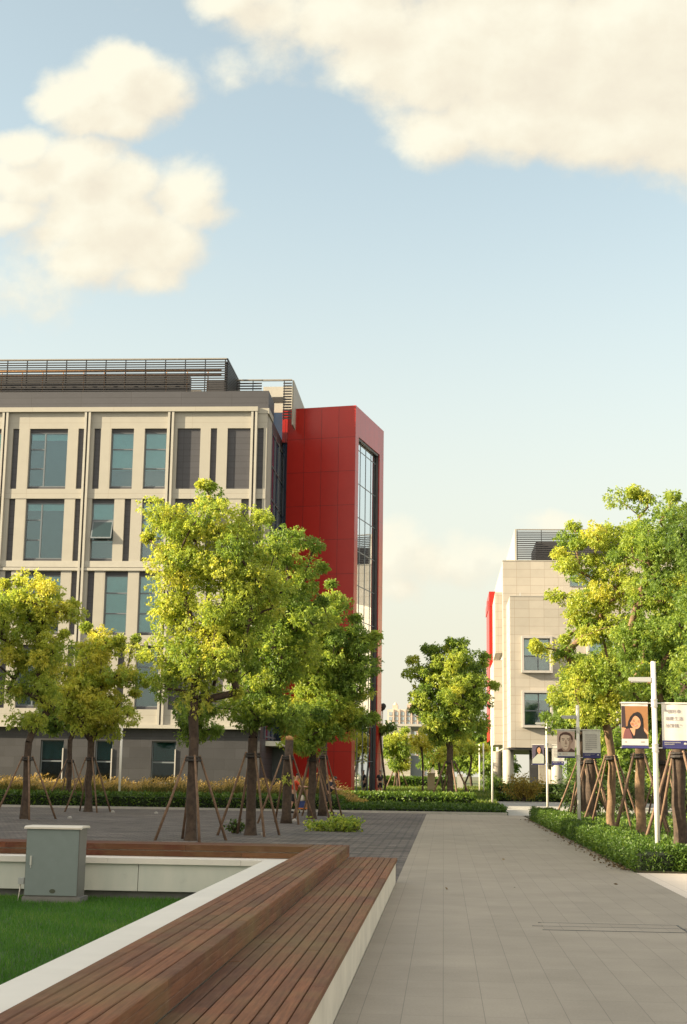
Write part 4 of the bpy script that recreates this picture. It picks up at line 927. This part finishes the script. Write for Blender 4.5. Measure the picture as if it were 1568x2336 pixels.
# ornamental grass in front of the buildings
rng = np.random.default_rng(14); n = 26000
xx = rng.uniform(-36, -3.9, n); yy = rng.uniform(69.5, 74.5, n)
hh = (1.05 + .12 * np.sin(xx * 1.7) + .08 * np.sin(xx * 4.3 + yy)) * rng.uniform(.72, 1.12, n)
edge = np.clip((-3.6 - xx) / 2.2, .25, 1); mound = np.where(xx > -8.4, 1.12, 1.0); hh *= edge * mound
P = np.stack([xx, yy, lawn_height(xx, yy) - .03], 1)
tq = blades(P, hh, rng, .45, .02, (.10, -.05))
quads_mesh('ornamental_grass', tq, np.clip(rng.normal(.30, .18, n), 0, 1), 'blade_golden', None, 'tall tufted grass along the foot of the beige building', 'grass', 'stuff')
m = rng.random(n) < .42; Pt = tq[m, 2]; ln = rng.uniform(.10, .22, m.sum())
D = unit(np.stack([rng.normal(.5, .4, m.sum()), rng.normal(-.1, .3, m.sum()), rng.uniform(.4, 1, m.sum())], 1))
quads_mesh('grass_plumes', leaf_quads(Pt, D, ln, rng, .26, .1), np.clip(rng.normal(.95, .08, m.sum()), 0, 1), 'blade_golden', None, 'seed plumes on the tall grass before the beige building, gold as if rim-lit', 'grass', 'stuff')  # seed heads, with rim light on the grass tops put into their gold
# grass of the far lawn
n = 42000; yy = 68 + 62 * rng.random(n) ** 1.3; xx = rng.uniform(-14, 3.3, n) * (yy / 90); xx = np.minimum(xx, np.where(yy < 99, 2.7 + np.clip(yy - 70, 0, 40) * .02, 9))
P = np.stack([xx, yy, lawn_height(xx, yy) - .02], 1)
quads_mesh('far_lawn_grass', blades(P, rng.uniform(.10, .26, n), rng, .9, .03), np.clip(.5 + .3 * np.sin(xx * .9) * np.sin(yy * .5) + rng.normal(0, .2, n), 0, 1), 'blade_far', None, 'rough sunlit grass of the far lawn', 'grass', 'stuff')
# fallen leaves
rng = np.random.default_rng(19); n = 700
yy = 27 + 31 * rng.random(n) ** 1.6; xx = 3.40 - np.abs(rng.normal(0, .13, n))
n2 = 9; yy = np.concatenate([yy, rng.uniform(7, 45, n2)]); xx = np.concatenate([xx, rng.uniform(-.6, 3.3, n2)])
P = np.stack([xx, yy, np.full(len(xx), .008)], 1); D = unit(np.stack([rng.normal(size=len(xx)), rng.normal(size=len(xx)), rng.uniform(0, .25, len(xx))], 1))
quads_mesh('fallen_leaves', leaf_quads(P, D, rng.uniform(.03, .075, len(xx)), rng, .6, -.08), rng.random(len(xx)), 'leaf_dry', None, 'dry leaves littering the path beside the hedge', 'fallen leaves', 'stuff')
single('boulder', 'stone_grey', MB().tube([(.2, 81.5, .05), (.25, 81.5, .28), (.35, 81.5, .42), (.45, 81.5, .46)], [.62, .55, .34, .06], 11), 'pale rounded stone at the foot of the central lawn tree', 'stone', smooth=True)
single('sign_block', 'sign_stone', MB().box(-1.10, -.60, 100, 100.3, .5, 1.78).box(-1.14, -.56, 99.97, 100.33, 1.78, 1.84), 'square tan stone marker on the far lawn left of the central tree', 'marker')
single('sign_block', 'window_surround', MB().box(1.02, 1.45, 108, 108.25, .5, 1.75).box(1.0, 1.47, 107.97, 108.28, 1.75, 1.8), 'grey marker on the far lawn just right of the central trunk', 'marker')
for px, py in [(258, 1853), (160, 1867), (357, 1856), (600, 1905), (672, 1873)]:
    g = _M @ np.array([px - CX_, CY_ - py, -F_]); tt = -EYE / g[2]; gx, gy = g[0] * tt, g[1] * tt
    single('pebble', 'stone_grey', MB().tube([(gx, gy, -.01), (gx, gy, .05), (gx, gy, .08)], [.09, .08, .03], 7), 'small pale stone lying on the paving at a tree foot', 'stone', 'stones at the tree feet')
# drain cover in the path
dg = thing('drain_cover', 'flush slab drain cover with a thin dark frame set in the path', 'drain cover', (1.9, 16.7, 0))
sub('slab', 'path_slab', dg, MB().box(1.12, 2.66, 16.35, 17.1, -.1, .003)); sub('frame', 'dark_metal', dg, MB().box(1.09, 2.69, 16.32, 16.345, -.1, .004).box(1.09, 2.69, 17.105, 17.125, -.1, .004).box(1.0, 2.85, 16.72, 16.735, -.1, .0045).box(2.665, 2.685, 16.346, 17.104, -.1, .004))

# ------------------------------------------------------------------ lamp posts with banners
def lamp_post(px, Y, ztop, label, rad=.05, arm=True, clamps=True, zb=-.05, arml=.46):
    x = ground_at(px, Y); t_ = thing('lamp_post', label, 'lamp post', (x, Y, 0), 'lamp posts')
    sub('pole', 'pole_paint', t_, MB().cyl((x, Y, zb), (x, Y, ztop), rad, n=20), True); sub('cap', 'clamp_metal', t_, MB().cyl((x, Y, ztop), (x, Y, ztop + .012), rad * .92, n=20))
    if arm:
        za = ztop - .34
        sub('lamp_arm', 'lamp_grey', t_, MB().prism([(x - arml - .02, za + .005), (x - arml, za - .03), (x - rad, za - .045), (x - rad, za + .045), (x - arml, za + .04)], 'y', Y - .045, Y + .045))
        sub('lamp_lens', 'print_white', t_, MB().box(x - arml + .03, x - .12, Y - .035, Y + .035, za - .052, za - .038))
    if clamps:
        for z in clamps if isinstance(clamps, (list, tuple)) else ():
            q = sub('clamp', 'clamp_metal', t_, MB().cyl((x, Y, z - .055), (x, Y, z + .055), rad + .012, n=20).cyl((x, Y, z - .075), (x, Y, z - .06), rad + .02, n=20).cyl((x, Y, z + .06), (x, Y, z + .075), rad + .02, n=20))
            sub('banner_rod', 'clamp_metal', q, MB().cyl((x - .66, Y, z), (x - rad, Y, z), .011, n=8).cyl((x + rad, Y, z), (x + .66, Y, z), .011, n=8))
    return x
G_B = 'banners on the lamp posts'
def cloth(t_, x0, x1, Y, z0, z1):
    mb = MB(); nx = 10
    for i in range(nx + 1):
        x = x0 + (x1 - x0) * i / nx
        for z in (z0, z1): mb.v.append((x, Y + .004 * math.sin(i * .9), z)); mb.t.append(.5)
    for i in range(nx): mb.f.append((2 * i, 2 * i + 2, 2 * i + 3, 2 * i + 1))
    o = sub('cloth', 'print_white', t_, mb)
    sm = o.modifiers.new('thick', 'SOLIDIFY'); sm.thickness = .004; sm.offset = 1
    sub('hem', 'print_white', t_, MB().cyl((x0, Y, z1), (x1, Y, z1), .018, n=10)); sub('hem', 'print_navy', t_, MB().cyl((x0, Y, z0), (x1, Y, z0), .018, n=10))
    return o
def fan_logo(par, mat, cx, cz, s, y):
    mb = MB().disc(cx, cz, s, s * .8, y, 14, 0, 180)
    mb.poly([(cx - s * 1.2, cz - s * .25), (cx - s * .2, cz - s * .1), (cx + s * .2, cz - s * .1), (cx + s * 1.2, cz - s * .25), (cx + s * .8, cz - s * .5), (cx - s * .8, cz - s * .5)], y)
    return sub('logo', mat, par, mb.grow(.002))
def text_rows(par, mat, x0, x1, zs, h, y, seed, name='lettering', step=None):
    rnd = random.Random(seed); mb = MB()
    for i, z in enumerate(zs):
        x = x0; xe = x1 if i < len(zs) - 1 else x0 + (x1 - x0) * .6; st = step or h
        while x < xe - st * .5:
            w_ = st * rnd.uniform(.7, .9)
            for q in range(3): mb.box(x, x + w_ * rnd.uniform(.7, 1), y - .001, y, z + h * (.36 * q), z + h * (.36 * q + .2))
            mb.box(x + w_ * .4, x + w_ * .58, y - .001, y, z, z + h * .95)
            x += st
    return sub(name, mat, par, mb)
def glyphs(par, mat, body, x, z, size, y, name='lettering', spacing=1.0, squeeze=1.0, line=1.0):
    cu = bpy.data.curves.new('lettering', 'FONT'); cu.body = body; cu.size = size; cu.space_character = spacing; cu.space_line = line; cu.extrude = .0004; cu.offset = size * .012
    o = bpy.data.objects.new('tmp_text', cu); COL.objects.link(o)
    me = bpy.data.meshes.new_from_object(o.evaluated_get(bpy.context.evaluated_depsgraph_get())); bpy.data.objects.remove(o)
    inv = LOC[par.name].inverted()
    for v in me.vertices: v.co = inv @ Vector((x + v.co.x * squeeze, y - v.co.z - .0005, z + v.co.y))
    me.materials.clear(); me.materials.append(MATS[mat]); me.name = name
    o = bpy.data.objects.new(name, me); COL.objects.link(o); o.parent = par; LOC[o.name] = LOC[par.name]; return o
def face_woman(t_, x0, x1, z0, z1, Y):
    W, H_ = x1 - x0, z1 - z0
    def X(u): return x0 + u * W
    def Zz(v): return z1 - v * H_
    y = Y - .008
    pic = sub('portrait', 'print_brown', t_, MB().poly([(X(0), Zz(.07)), (X(0), Zz(.80)), (X(1), Zz(.80)), (X(1), Zz(.07))], y).grow(.002))
    def pc(name, mat, pts, k_): return sub(name, mat, pic, MB().poly([(X(a), Zz(b)) for a, b in pts], y - .0016 * k_).grow(.001))
    def el(name, mat, cx, cz, rx, rz, k_, rot=0):
        pts = []
        for i in range(28):
            a = 2 * math.pi * i / 28; px_, pz_ = rx * math.cos(a), rz * math.sin(a)
            pts.append((cx + px_ * math.cos(rot) - pz_ * math.sin(rot), cz + (px_ * math.sin(rot) + pz_ * math.cos(rot)) * W / H_))
        return pc(name, mat, pts, k_)
    pc('background_strip', 'print_dark', [(0, .07), (0, .55), (.16, .53), (.13, .07)], .6)
    pc('back_hair', 'print_hair', [(.60, .20), (.46, .23), (.33, .31), (.25, .42), (.22, .52), (.10, .54), (.08, .57), (.30, .60), (.45, .80), (.97, .80), (.96, .72), (.84, .62), (.83, .50), (.82, .36), (.76, .26), (.68, .21)], 1)
    pc('shoulder', 'print_skin', [(.0, .56), (.14, .56), (.2, .62), (.12, .80), (.0, .80)], 1.4)
    pc('shoulder', 'print_skin', [(.84, .55), (.93, .60), (1.0, .66), (1.0, .70), (.95, .68), (.85, .62)], 2)
    pc('dress', 'print_mauve', [(.12, .59), (.28, .57), (.40, .70), (.43, .80), (.04, .80), (.06, .72)], 2)
    pc('neck', 'print_skin', [(.33, .56), (.30, .585), (.37, .66), (.45, .745), (.49, .70), (.52, .57)], 2.6)
    pc('collar', 'print_hair', [(.28, .57), (.31, .58), (.46, .745), (.44, .80), (.40, .80), (.36, .70)], 3)
    el('face', 'print_skin', .52, .435, .195, .255, 3.4, -.22)
    pc('fringe', 'print_hair', [(.60, .21), (.42, .25), (.31, .36), (.28, .46), (.35, .42), (.44, .32), (.56, .265), (.66, .30), (.72, .42), (.72, .52), (.80, .50), (.78, .33), (.70, .23)], 4.2)
    for (cx, cz) in ((.46, .405), (.64, .425)): el('eye', 'print_sepia', cx, cz, .045, .014, 5, .15)
    for (cx, cz) in ((.45, .375), (.65, .395)): el('eyebrow', 'print_skin_shade', cx, cz, .06, .010, 5, .15)
    el('nose', 'print_skin_shade', .54, .452, .028, .02, 5); el('cheek', 'print_skin_shade', .40, .47, .05, .05, 4.6); el('mouth', 'print_lip', .52, .505, .085, .026, 5, .12); el('teeth', 'print_white', .52, .503, .06, .009, 5.6, .12)
    lo = MB().poly([(X(0), Zz(.80)), (X(0), Zz(.945)), (X(1), Zz(.945)), (X(1), Zz(.80))], y).grow(.002); cp = sub('caption', 'print_white', t_, lo)
    sub('bottom_stripe', 'print_navy', t_, MB().poly([(X(0), Zz(.946)), (X(0), Zz(1)), (X(1), Zz(1)), (X(1), Zz(.946))], y).grow(.002))
    fan_logo(cp, 'print_grey', X(.15), Zz(.875), W * .035, y - .003); text_rows(cp, 'print_grey', X(.72), X(.93), [Zz(.885)], W * .05, y - .002, 3)
def face_man(t_, x0, x1, z0, z1, Y):
    W, H_ = x1 - x0, z1 - z0; y = Y - .008
    def X(u): return x0 + u * W
    def Zz(v): return z1 - v * H_
    pic = sub('portrait', 'print_pink', t_, MB().poly([(X(0), Zz(.06)), (X(0), Zz(.81)), (X(1), Zz(.81)), (X(1), Zz(.06))], y).grow(.002))
    def pc(name, mat, pts, k_): return sub(name, mat, pic, MB().poly([(X(a), Zz(b)) for a, b in pts], y - .0016 * k_).grow(.001))
    pc('jumper', 'print_sepia', [(0, .81), (.02, .73), (.22, .67), (.34, .75), (.66, .75), (.78, .66), (.97, .74), (1, .81)], 1)
    pc('neck', 'print_shade', [(.27, .58), (.26, .70), (.36, .79), (.62, .79), (.76, .68), (.74, .58)], 1.6)
    pc('hair', 'print_sepia', [(.10, .45), (.09, .30), (.16, .17), (.32, .10), (.52, .08), (.72, .12), (.86, .22), (.90, .33), (.86, .45), (.78, .45), (.76, .3), (.2, .3), (.17, .44)], 2)
    pc('face', 'print_pale', [(.20, .23), (.18, .36), (.19, .48), (.24, .60), (.34, .69), (.48, .735), (.62, .69), (.73, .60), (.78, .48), (.79, .36), (.76, .24), (.6, .19), (.36, .18)], 2.6)
    pc('face_shade', 'print_shade', [(.70, .25), (.67, .40), (.66, .52), (.60, .66), (.50, .73), (.62, .69), (.73, .60), (.78, .48), (.79, .36), (.76, .24)], 3.2)
    for a, b in ((.24, .43), (.54, .74)): pc('eyebrow', 'print_sepia', [(a, .345), (b, .35), (b, .325), (a + .02, .315)], 3.8); pc('eye', 'print_sepia', [(a + .03, .385), (a + .10, .372), (b - .03, .385), (a + .10, .40)], 3.8)
    pc('nose', 'print_shade', [(.47, .36), (.42, .50), (.44, .525), (.55, .525), (.56, .50), (.51, .36)], 3.8); pc('nose_shade', 'print_sepia', [(.44, .515), (.55, .515), (.54, .53), (.45, .53)], 4.4)
    pc('mouth', 'print_sepia', [(.36, .60), (.48, .59), (.60, .60), (.48, .612)], 3.8)
    for a, b in ((.14, .2), (.78, .84)): pc('ear', 'print_shade', [(a, .38), (b, .36), (b, .50), (a + .01, .48)], 2.2)
    lo = sub('caption', 'print_white', t_, MB().poly([(X(0), Zz(.811)), (X(0), Zz(.955)), (X(1), Zz(.955)), (X(1), Zz(.811))], y).grow(.002))
    fan_logo(lo, 'print_grey', X(.15), Zz(.88), W * .05, y - .003); text_rows(lo, 'print_pink', X(.3), X(.88), [Zz(.91)], W * .10, y - .002, 8)
    sub('bottom_stripe', 'print_navy', t_, MB().poly([(X(0), Zz(.956)), (X(0), Zz(1)), (X(1), Zz(1)), (X(1), Zz(.956))], y).grow(.002))
def face_far(t_, x0, x1, z0, z1, Y):
    W, H_ = x1 - x0, z1 - z0; y = Y - .012
    def X(u): return x0 + u * W
    def Zz(v): return z1 - v * H_
    pic = sub('portrait', 'print_violet', t_, MB().poly([(X(0), Zz(.02)), (X(0), Zz(.95)), (X(1), Zz(.95)), (X(1), Zz(.02))], y).grow(.003))
    def pc(name, mat, pts, k_): return sub(name, mat, pic, MB().poly([(X(a), Zz(b)) for a, b in pts], y - .003 * k_).grow(.002))
    pc('hair', 'print_hair', [(.55, .05), (.38, .12), (.28, .28), (.30, .42), (.2, .62), (.34, .62), (.5, .5), (.75, .48), (.86, .44), (.80, .25), (.70, .10)], 1)
    pc('blouse', 'print_cream', [(.45, .48), (.22, .62), (.02, .74), (.02, .95), (.98, .95), (.99, .58), (.85, .47), (.65, .45)], 2)
    pc('face', 'print_skin', [(.54, .14), (.42, .22), (.42, .34), (.50, .42), (.58, .50), (.66, .42), (.71, .32), (.70, .2), (.62, .14)], 3)
    pc('mouth', 'print_lip', [(.50, .34), (.62, .34), (.56, .37)], 4)
    sub('bottom_stripe', 'print_navy', t_, MB().poly([(X(0), Zz(.951)), (X(0), Zz(1)), (X(1), Zz(1)), (X(1), Zz(.951))], y).grow(.002))
def quote_banner(t_, x0, x1, z0, z1, Y, mode):
    W, H_ = x1 - x0, z1 - z0; y = Y - .008
    bz = z0 + H_ * .17
    bar = sub('footer', 'print_navy', t_, MB().poly([(x0, z0), (x0, bz), (x1, bz), (x1, z0)], y).grow(.002))
    fan_logo(bar, 'print_white', x1 - W * .14, z0 + H_ * .10, W * .055, y - .003)
    text_rows(bar, 'print_white', x0 + W * .08, x0 + W * .68, [z0 + H_ * .115, z0 + H_ * .075], H_ * .022, y - .002, 5, 'footer_lettering', H_ * .02)
    if mode == 'big':
        s_ = W * .155
        glyphs(t_, 'print_grey', '\u201c', x0 + W * .13, z1 - H_ * .20, s_, y); glyphs(t_, 'print_grey', '拥抱幸', x0 + W * .22, z1 - H_ * .215, s_, y, squeeze=1.08)
        glyphs(t_, 'print_grey', '福是生活', x0 + W * .13, z1 - H_ * .375, s_, y, squeeze=1.08)
        glyphs(t_, 'print_grey', '的精髓.\u201d', x0 + W * .13, z1 - H_ * .535, s_, y, squeeze=1.08)
    else:
        text_rows(t_, 'print_grey', x0 + W * .15, x0 + W * .84, [z1 - H_ * (.2 + .075 * i) for i in range(mode)], H_ * .042, y, 17)
def banner_pair(px, Y, ztop, lab_post, za, zb, left, right, wl=.49, gap=.10, lab_l='', lab_r='', gapr=.135):
    x = lamp_post(px, Y, ztop, lab_post, .048, True, (za, zb))
    l = thing('banner', lab_l, 'banner', (x - gap - wl / 2, Y, zb), G_B); cloth(l, x - gap - wl, x - gap, Y, zb, za); left(l, x - gap - wl + .003, x - gap - .003, zb, za, Y)
    r_ = thing('banner', lab_r, 'banner', (x + gapr + wl / 2, Y, zb), G_B); cloth(r_, x + gapr, x + gapr + wl, Y, zb, za); quote_banner(r_, x + gapr + .003, x + gapr + wl - .003, zb, za, Y, right)
Y1 = 27.9
z_ = lambda py, Y: at(1480, py, Y)[2]
banner_pair(1495, Y1, z_(1510, Y1), 'nearest white lamp post with two banners at the end of the hedge', z_(1604, Y1), z_(1706, Y1), face_woman, 'big', .505, .125, 'banner with a portrait of a smiling woman with long black hair', 'white banner with three lines of large grey writing at the right edge')
Y2 = 42.2; z2_ = lambda py: at(1319, py, Y2)[2]
banner_pair(1319, Y2, z2_(1609), 'second white lamp post with two banners above the hedge', z2_(1665), z2_(1728), face_man, 8, .51, .09, 'banner with a sepia portrait of a dark-haired man', 'white banner with eight rows of small grey writing')
Y3 = 61.0; z3_ = lambda py: at(1248, py, Y3)[2]
banner_pair(1248, Y3, z3_(1632), 'third white lamp post with two banners, nearest the stone building', z3_(1699), z3_(1744), face_far, 6, .50, .12, 'smaller looking banner with a woman in a pale blouse on violet', 'banner partly hidden behind leaves with rows of dark writing', gapr=.2)
lamp_post(1123, 78, 4.25, 'slim white lamp post at the corner of the path and the far lawn', .05, False, False)
lamp_post(1103, 98, 3.85, 'slim pale post on the far lawn, second to the left of the stone building', .045, False, False)
lamp_post(1094, 103, 3.9, 'slim pale post on the far lawn, farthest of the three', .045, False, False)
lamp_post(277, 68.3, at(277, 1655, 68.3)[2], 'slim white lamp post with short arm before the beige building on the left', .055, True, False, arml=.25)
cm = thing('camera_mast', 'pale mast with a dark camera head beside the red tower', 'mast', (at(872, 1700, 96)[0], 96, 0.4))
cx_ = at(872, 1700, 96)[0]
sub('pole', 'pole_paint', cm, MB().cyl((cx_, 96, 0), (cx_, 96, 5.9), .075, .06, 14), True)
sub('camera_head', 'rubber', cm, MB().tube([(cx_ - .1, 96, 5.9), (cx_ - .02, 95.95, 6.05), (cx_ + .1, 95.9, 6.25), (cx_ + .16, 95.88, 6.32)], [.1, .2, .19, .1], 10), True)

# ------------------------------------------------------------------ people and cart
def person(label, loc_, joints, radii, edges, clothes, hair_c, hair_r, face_dir):
    t_ = thing('person', label, 'person', loc_)
    me = bpy.data.meshes.new('body'); me.from_pydata(joints, edges, []); me.update()
    o = bpy.data.objects.new('body', me); COL.objects.link(o); o.parent = t_; LOC[o.name] = LOC[t_.name]
    sk = o.modifiers.new('skin', 'SKIN'); sk.use_smooth_shade = True
    lay = me.skin_vertices[0].data if me.skin_vertices else None
    return t_, o
def skin_mesh(name, mat, parent, pts, rad, edges, root=0):
    me = bpy.data.meshes.new(name); me.from_pydata(pts, edges, []); me.update()
    o = bpy.data.objects.new(name, me); COL.objects.link(o)
    o.modifiers.new('skin', 'SKIN'); sd = o.modifiers.new('sub', 'SUBSURF'); sd.levels = 1; sd.render_levels = 2
    if not me.skin_vertices:
        bpy.context.view_layer.objects.active = o; bpy.ops.mesh.customdata_skin_add()
    for i, sv in enumerate(me.skin_vertices[0].data):
        sv.radius = rad[i] if isinstance(rad[i], tuple) else (rad[i], rad[i]); sv.use_root = (i == root)
    m2 = bpy.data.meshes.new_from_object(o.evaluated_get(bpy.context.evaluated_depsgraph_get())); bpy.data.objects.remove(o)
    m2.name = name; m2.materials.clear(); m2.materials.append(MATS[mat]); m2.polygons.foreach_set('use_smooth', [True] * len(m2.polygons))
    o = bpy.data.objects.new(name, m2); COL.objects.link(o)
    if parent is not None: o.parent = parent; LOC[o.name] = LOC[parent.name]
    return o
def figure(label, loc_, rz, lean, h, shirt, shorts, arms, stride, head_tilt):
    """local frame: +x is the way the person faces"""
    t_ = thing('person', label, 'person', loc_, rz=rz); k_ = h / 1.7
    hip = Vector((0, 0, .88)); sl_, cl_ = math.sin(lean), math.cos(lean)
    up = Vector((sl_, 0, cl_)); che = hip + up * .36; neck = hip + up * .56; hd = neck + Vector((math.sin(lean + head_tilt), 0, math.cos(lean + head_tilt))) * .17
    J = [hip, che, neck, hd, hd + (hd - neck).normalized() * .07]; E_ = [(0, 1), (1, 2), (2, 3), (3, 4)]; Rr = [(.13, .16), (.12, .17), (.052, .055), (.085, .075), (.07, .065)]
    hands = []; feet = []; arm_i = []; leg_i = []
    for s_ in (-1, 1):
        sh = che + up * .12 + Vector((0, .19 * s_, 0)); el, wr = [Vector(a) for a in arms[(s_ + 1) // 2]]; el.y *= s_; wr.y *= s_
        el = sh + el; wr = el + wr; hn = wr + (wr - el).normalized() * .08; i = len(J)
        J += [sh, el, wr, hn]; E_ += [(1, i), (i, i + 1), (i + 1, i + 2), (i + 2, i + 3)]; Rr += [.06, .043, .03, (.035, .02)]; arm_i.append(i)
        d = (wr - el).normalized(); sd_ = Vector((0, 1, 0))
        for f_ in range(4):
            b = hn + sd_ * (.012 * (f_ - 1.5)); j = len(J); J += [b + d * .04, b + d * .075 + Vector((.0, 0, -.02))]; E_ += [(i + 3, j), (j, j + 1)]; Rr += [.009, .007]
        j = len(J); J += [wr + d * .045 + Vector((.03, -.03 * s_, 0))]; E_ += [(i + 2, j)]; Rr += [.01]
        st_ = stride * s_; lg = hip + Vector((0, .095 * s_, -.04)); kn = Vector((st_ * .55 + .04, .10 * s_, .48)); an = Vector((st_, .10 * s_, .08)); to = an + Vector((.16, 0, -.05))
        i = len(J); J += [lg, kn, an, to]; E_ += [(0, i), (i, i + 1), (i + 1, i + 2), (i + 2, i + 3)]; Rr += [.085, .057, .038, .03]; leg_i.append(i)
    J = [tuple(j * k_) for j in J]; Rr = [tuple(a * k_ for a in r) if isinstance(r, tuple) else r * k_ for r in Rr]
    skin_mesh('body', 'skin', t_, J, Rr, E_)
    V_ = lambda i: Vector(J[i])
    # shirt: torso and short sleeves
    P_ = [V_(0) + (V_(1) - V_(0)) * .05, V_(1), V_(1) + (V_(2) - V_(1)) * .62]; e2 = [(0, 1), (1, 2)]; r2 = [(.145, .175), (.138, .19), (.07, .09)]
    for i in arm_i: b = len(P_); P_ += [V_(i), V_(i) + (V_(i + 1) - V_(i)) * .75]; e2 += [(1, b), (b, b + 1)]; r2 += [.078, .07]
    skin_mesh('shirt', shirt, t_, [tuple(p) for p in P_], [tuple(a * k_ for a in r) if isinstance(r, tuple) else r * k_ for r in r2], e2)
    P_ = [V_(0) + Vector((0, 0, .06)), V_(0)]; e2 = [(0, 1)]; r2 = [(.14, .17), (.145, .175)]
    for i in leg_i: b = len(P_); P_ += [V_(i), V_(i) + (V_(i + 1) - V_(i)) * .8, V_(i) + (V_(i + 1) - V_(i)) * 1.0]; e2 += [(1, b), (b, b + 1), (b + 1, b + 2)]; r2 += [.105, .09, .085]
    skin_mesh('shorts', shorts, t_, [tuple(p) for p in P_], [tuple(a * k_ for a in r) if isinstance(r, tuple) else r * k_ for r in r2], e2)
    hc = V_(3) + (V_(3) - V_(2)).normalized() * .06 * k_ + Vector((-.022, 0, .01)) * k_
    skin_mesh('hair', 'hair_black', t_, [tuple(hc + Vector((-.02, 0, -.06)) * k_), tuple(hc), tuple(hc + Vector((.035, 0, .03)) * k_)], [.07 * k_, .10 * k_, .075 * k_], [(0, 1), (1, 2)])
    fd = Vector((1, 0, -math.sin(head_tilt + lean) * .7)).normalized(); fc = V_(3) + fd * .082 * k_
    sub_mb = MB().tube([tuple(LOC[t_.name] @ (fc + Vector((0, 0, .01)))), tuple(LOC[t_.name] @ (fc + fd * .022 + Vector((0, 0, -.025))))], [.009, .014], 6); sub('nose', 'skin', t_, sub_mb)
    for s_ in (-1, 1):
        q = fc + Vector((-.008, .03 * s_, .025)); sub('eye', 'hair_black', t_, MB().tube([tuple(LOC[t_.name] @ q), tuple(LOC[t_.name] @ (q + fd * .006))], [.009, .006], 6))
    q = fc + Vector((-.004, 0, -.05)); sub('mouth', 'print_lip', t_, MB().tube([tuple(LOC[t_.name] @ (q + Vector((0, -.022, 0)))), tuple(LOC[t_.name] @ (q + Vector((0, .022, 0))))], [.006, .006], 5))
    for i in leg_i:
        a, b = V_(i + 2), V_(i + 3); skin_mesh('shoe', 'shoe_black', t_, [tuple(a + Vector((-.05, 0, -.03))), tuple(a + Vector((.03, 0, -.03))), tuple(b + Vector((.02, 0, -.005)))], [.052 * k_, .055 * k_, .042 * k_], [(0, 1), (1, 2)])
    return t_
PY = 62.2
px_ = at(670, 1800, PY)[0]
figure('person in an orange shirt and dark shorts pushing a flat trolley, half behind a trunk', (px_, PY, 0), R(15), R(12), 1.66, 'shirt_orange', 'shorts_black', [((.16, .04, -.22), (.26, -.02, .0)), ((.14, .04, -.23), (.26, -.02, .02))], .16, R(8))
qx = at(748, 1800, PY)[0]
figure('person in a dark shirt and black shorts bending forward beside the leaning stakes', (qx, PY + .1, 0), R(-25), R(22), 1.66, 'shirt_navy', 'shorts_black', [((.14, .03, -.24), (.22, -.02, -.04)), ((.10, .03, -.26), (.2, -.02, -.02))], .10, R(30))
rx_ = at(867, 1786, 92)[0]
figure('distant person in black standing on the lawn at the corner of the red tower', (rx_, 92, .42), R(-60), R(2), 1.5, 'shorts_black', 'shorts_black', [((.02, .05, -.28), (.1, 0, -.22)), ((.02, .05, -.28), (.1, 0, -.22))], .06, R(5))
ct = thing('trolley', 'flat orange trolley on small wheels loaded with a crate and carton behind the stakes', 'trolley', (at(693, 1850, PY)[0], PY, 0))
c0 = at(676, 1850, PY)[0]; c1 = at(712, 1850, PY)[0]
sub('deck', 'cart_orange', ct, MB().box(c0, c1, PY - .25, PY + .25, .17, .22))
sub('handle', 'clamp_metal', ct, MB().tube([(c0 + .03, PY - .2, .2), (c0 - .05, PY - .2, .9), (c0 - .05, PY + .2, .9), (c0 + .03, PY + .2, .2)], [.014] * 4, 8), True)
for x in (c0 + .07, c1 - .07):
    for y in (PY - .2, PY + .2): sub('wheel', 'wheel_yellow', ct, MB().cyl((x, y - .02, .075), (x, y + .02, .075), .075, n=14))
sub('frame', 'rubber', ct, MB().box(c0 + .2, c1 - .25, PY - .12, PY + .12, .12, .169))
single('crate', 'crate_blue', MB().box(c0 + .05, c0 + .40, PY - .2, PY + .2, .225, .50).box(c0 + .04, c0 + .41, PY - .21, PY + .21, .46, .49), 'dark blue crate standing on the orange trolley', 'crate')
single('sack', 'sack_white', MB().tube([(c0 + .23, PY, .502), (c0 + .22, PY, .56), (c0 + .24, PY, .68), (c0 + .25, PY, .76)], [.15, .16, .12, .04], 10), 'pale sack lying on top of the blue crate', 'sack', smooth=True)
single('carton', 'carton_brown', MB().box(c0 + .42, c1 - .01, PY - .2, PY + .15, .225, 1.0), 'tall brown carton upright on the orange trolley', 'carton')
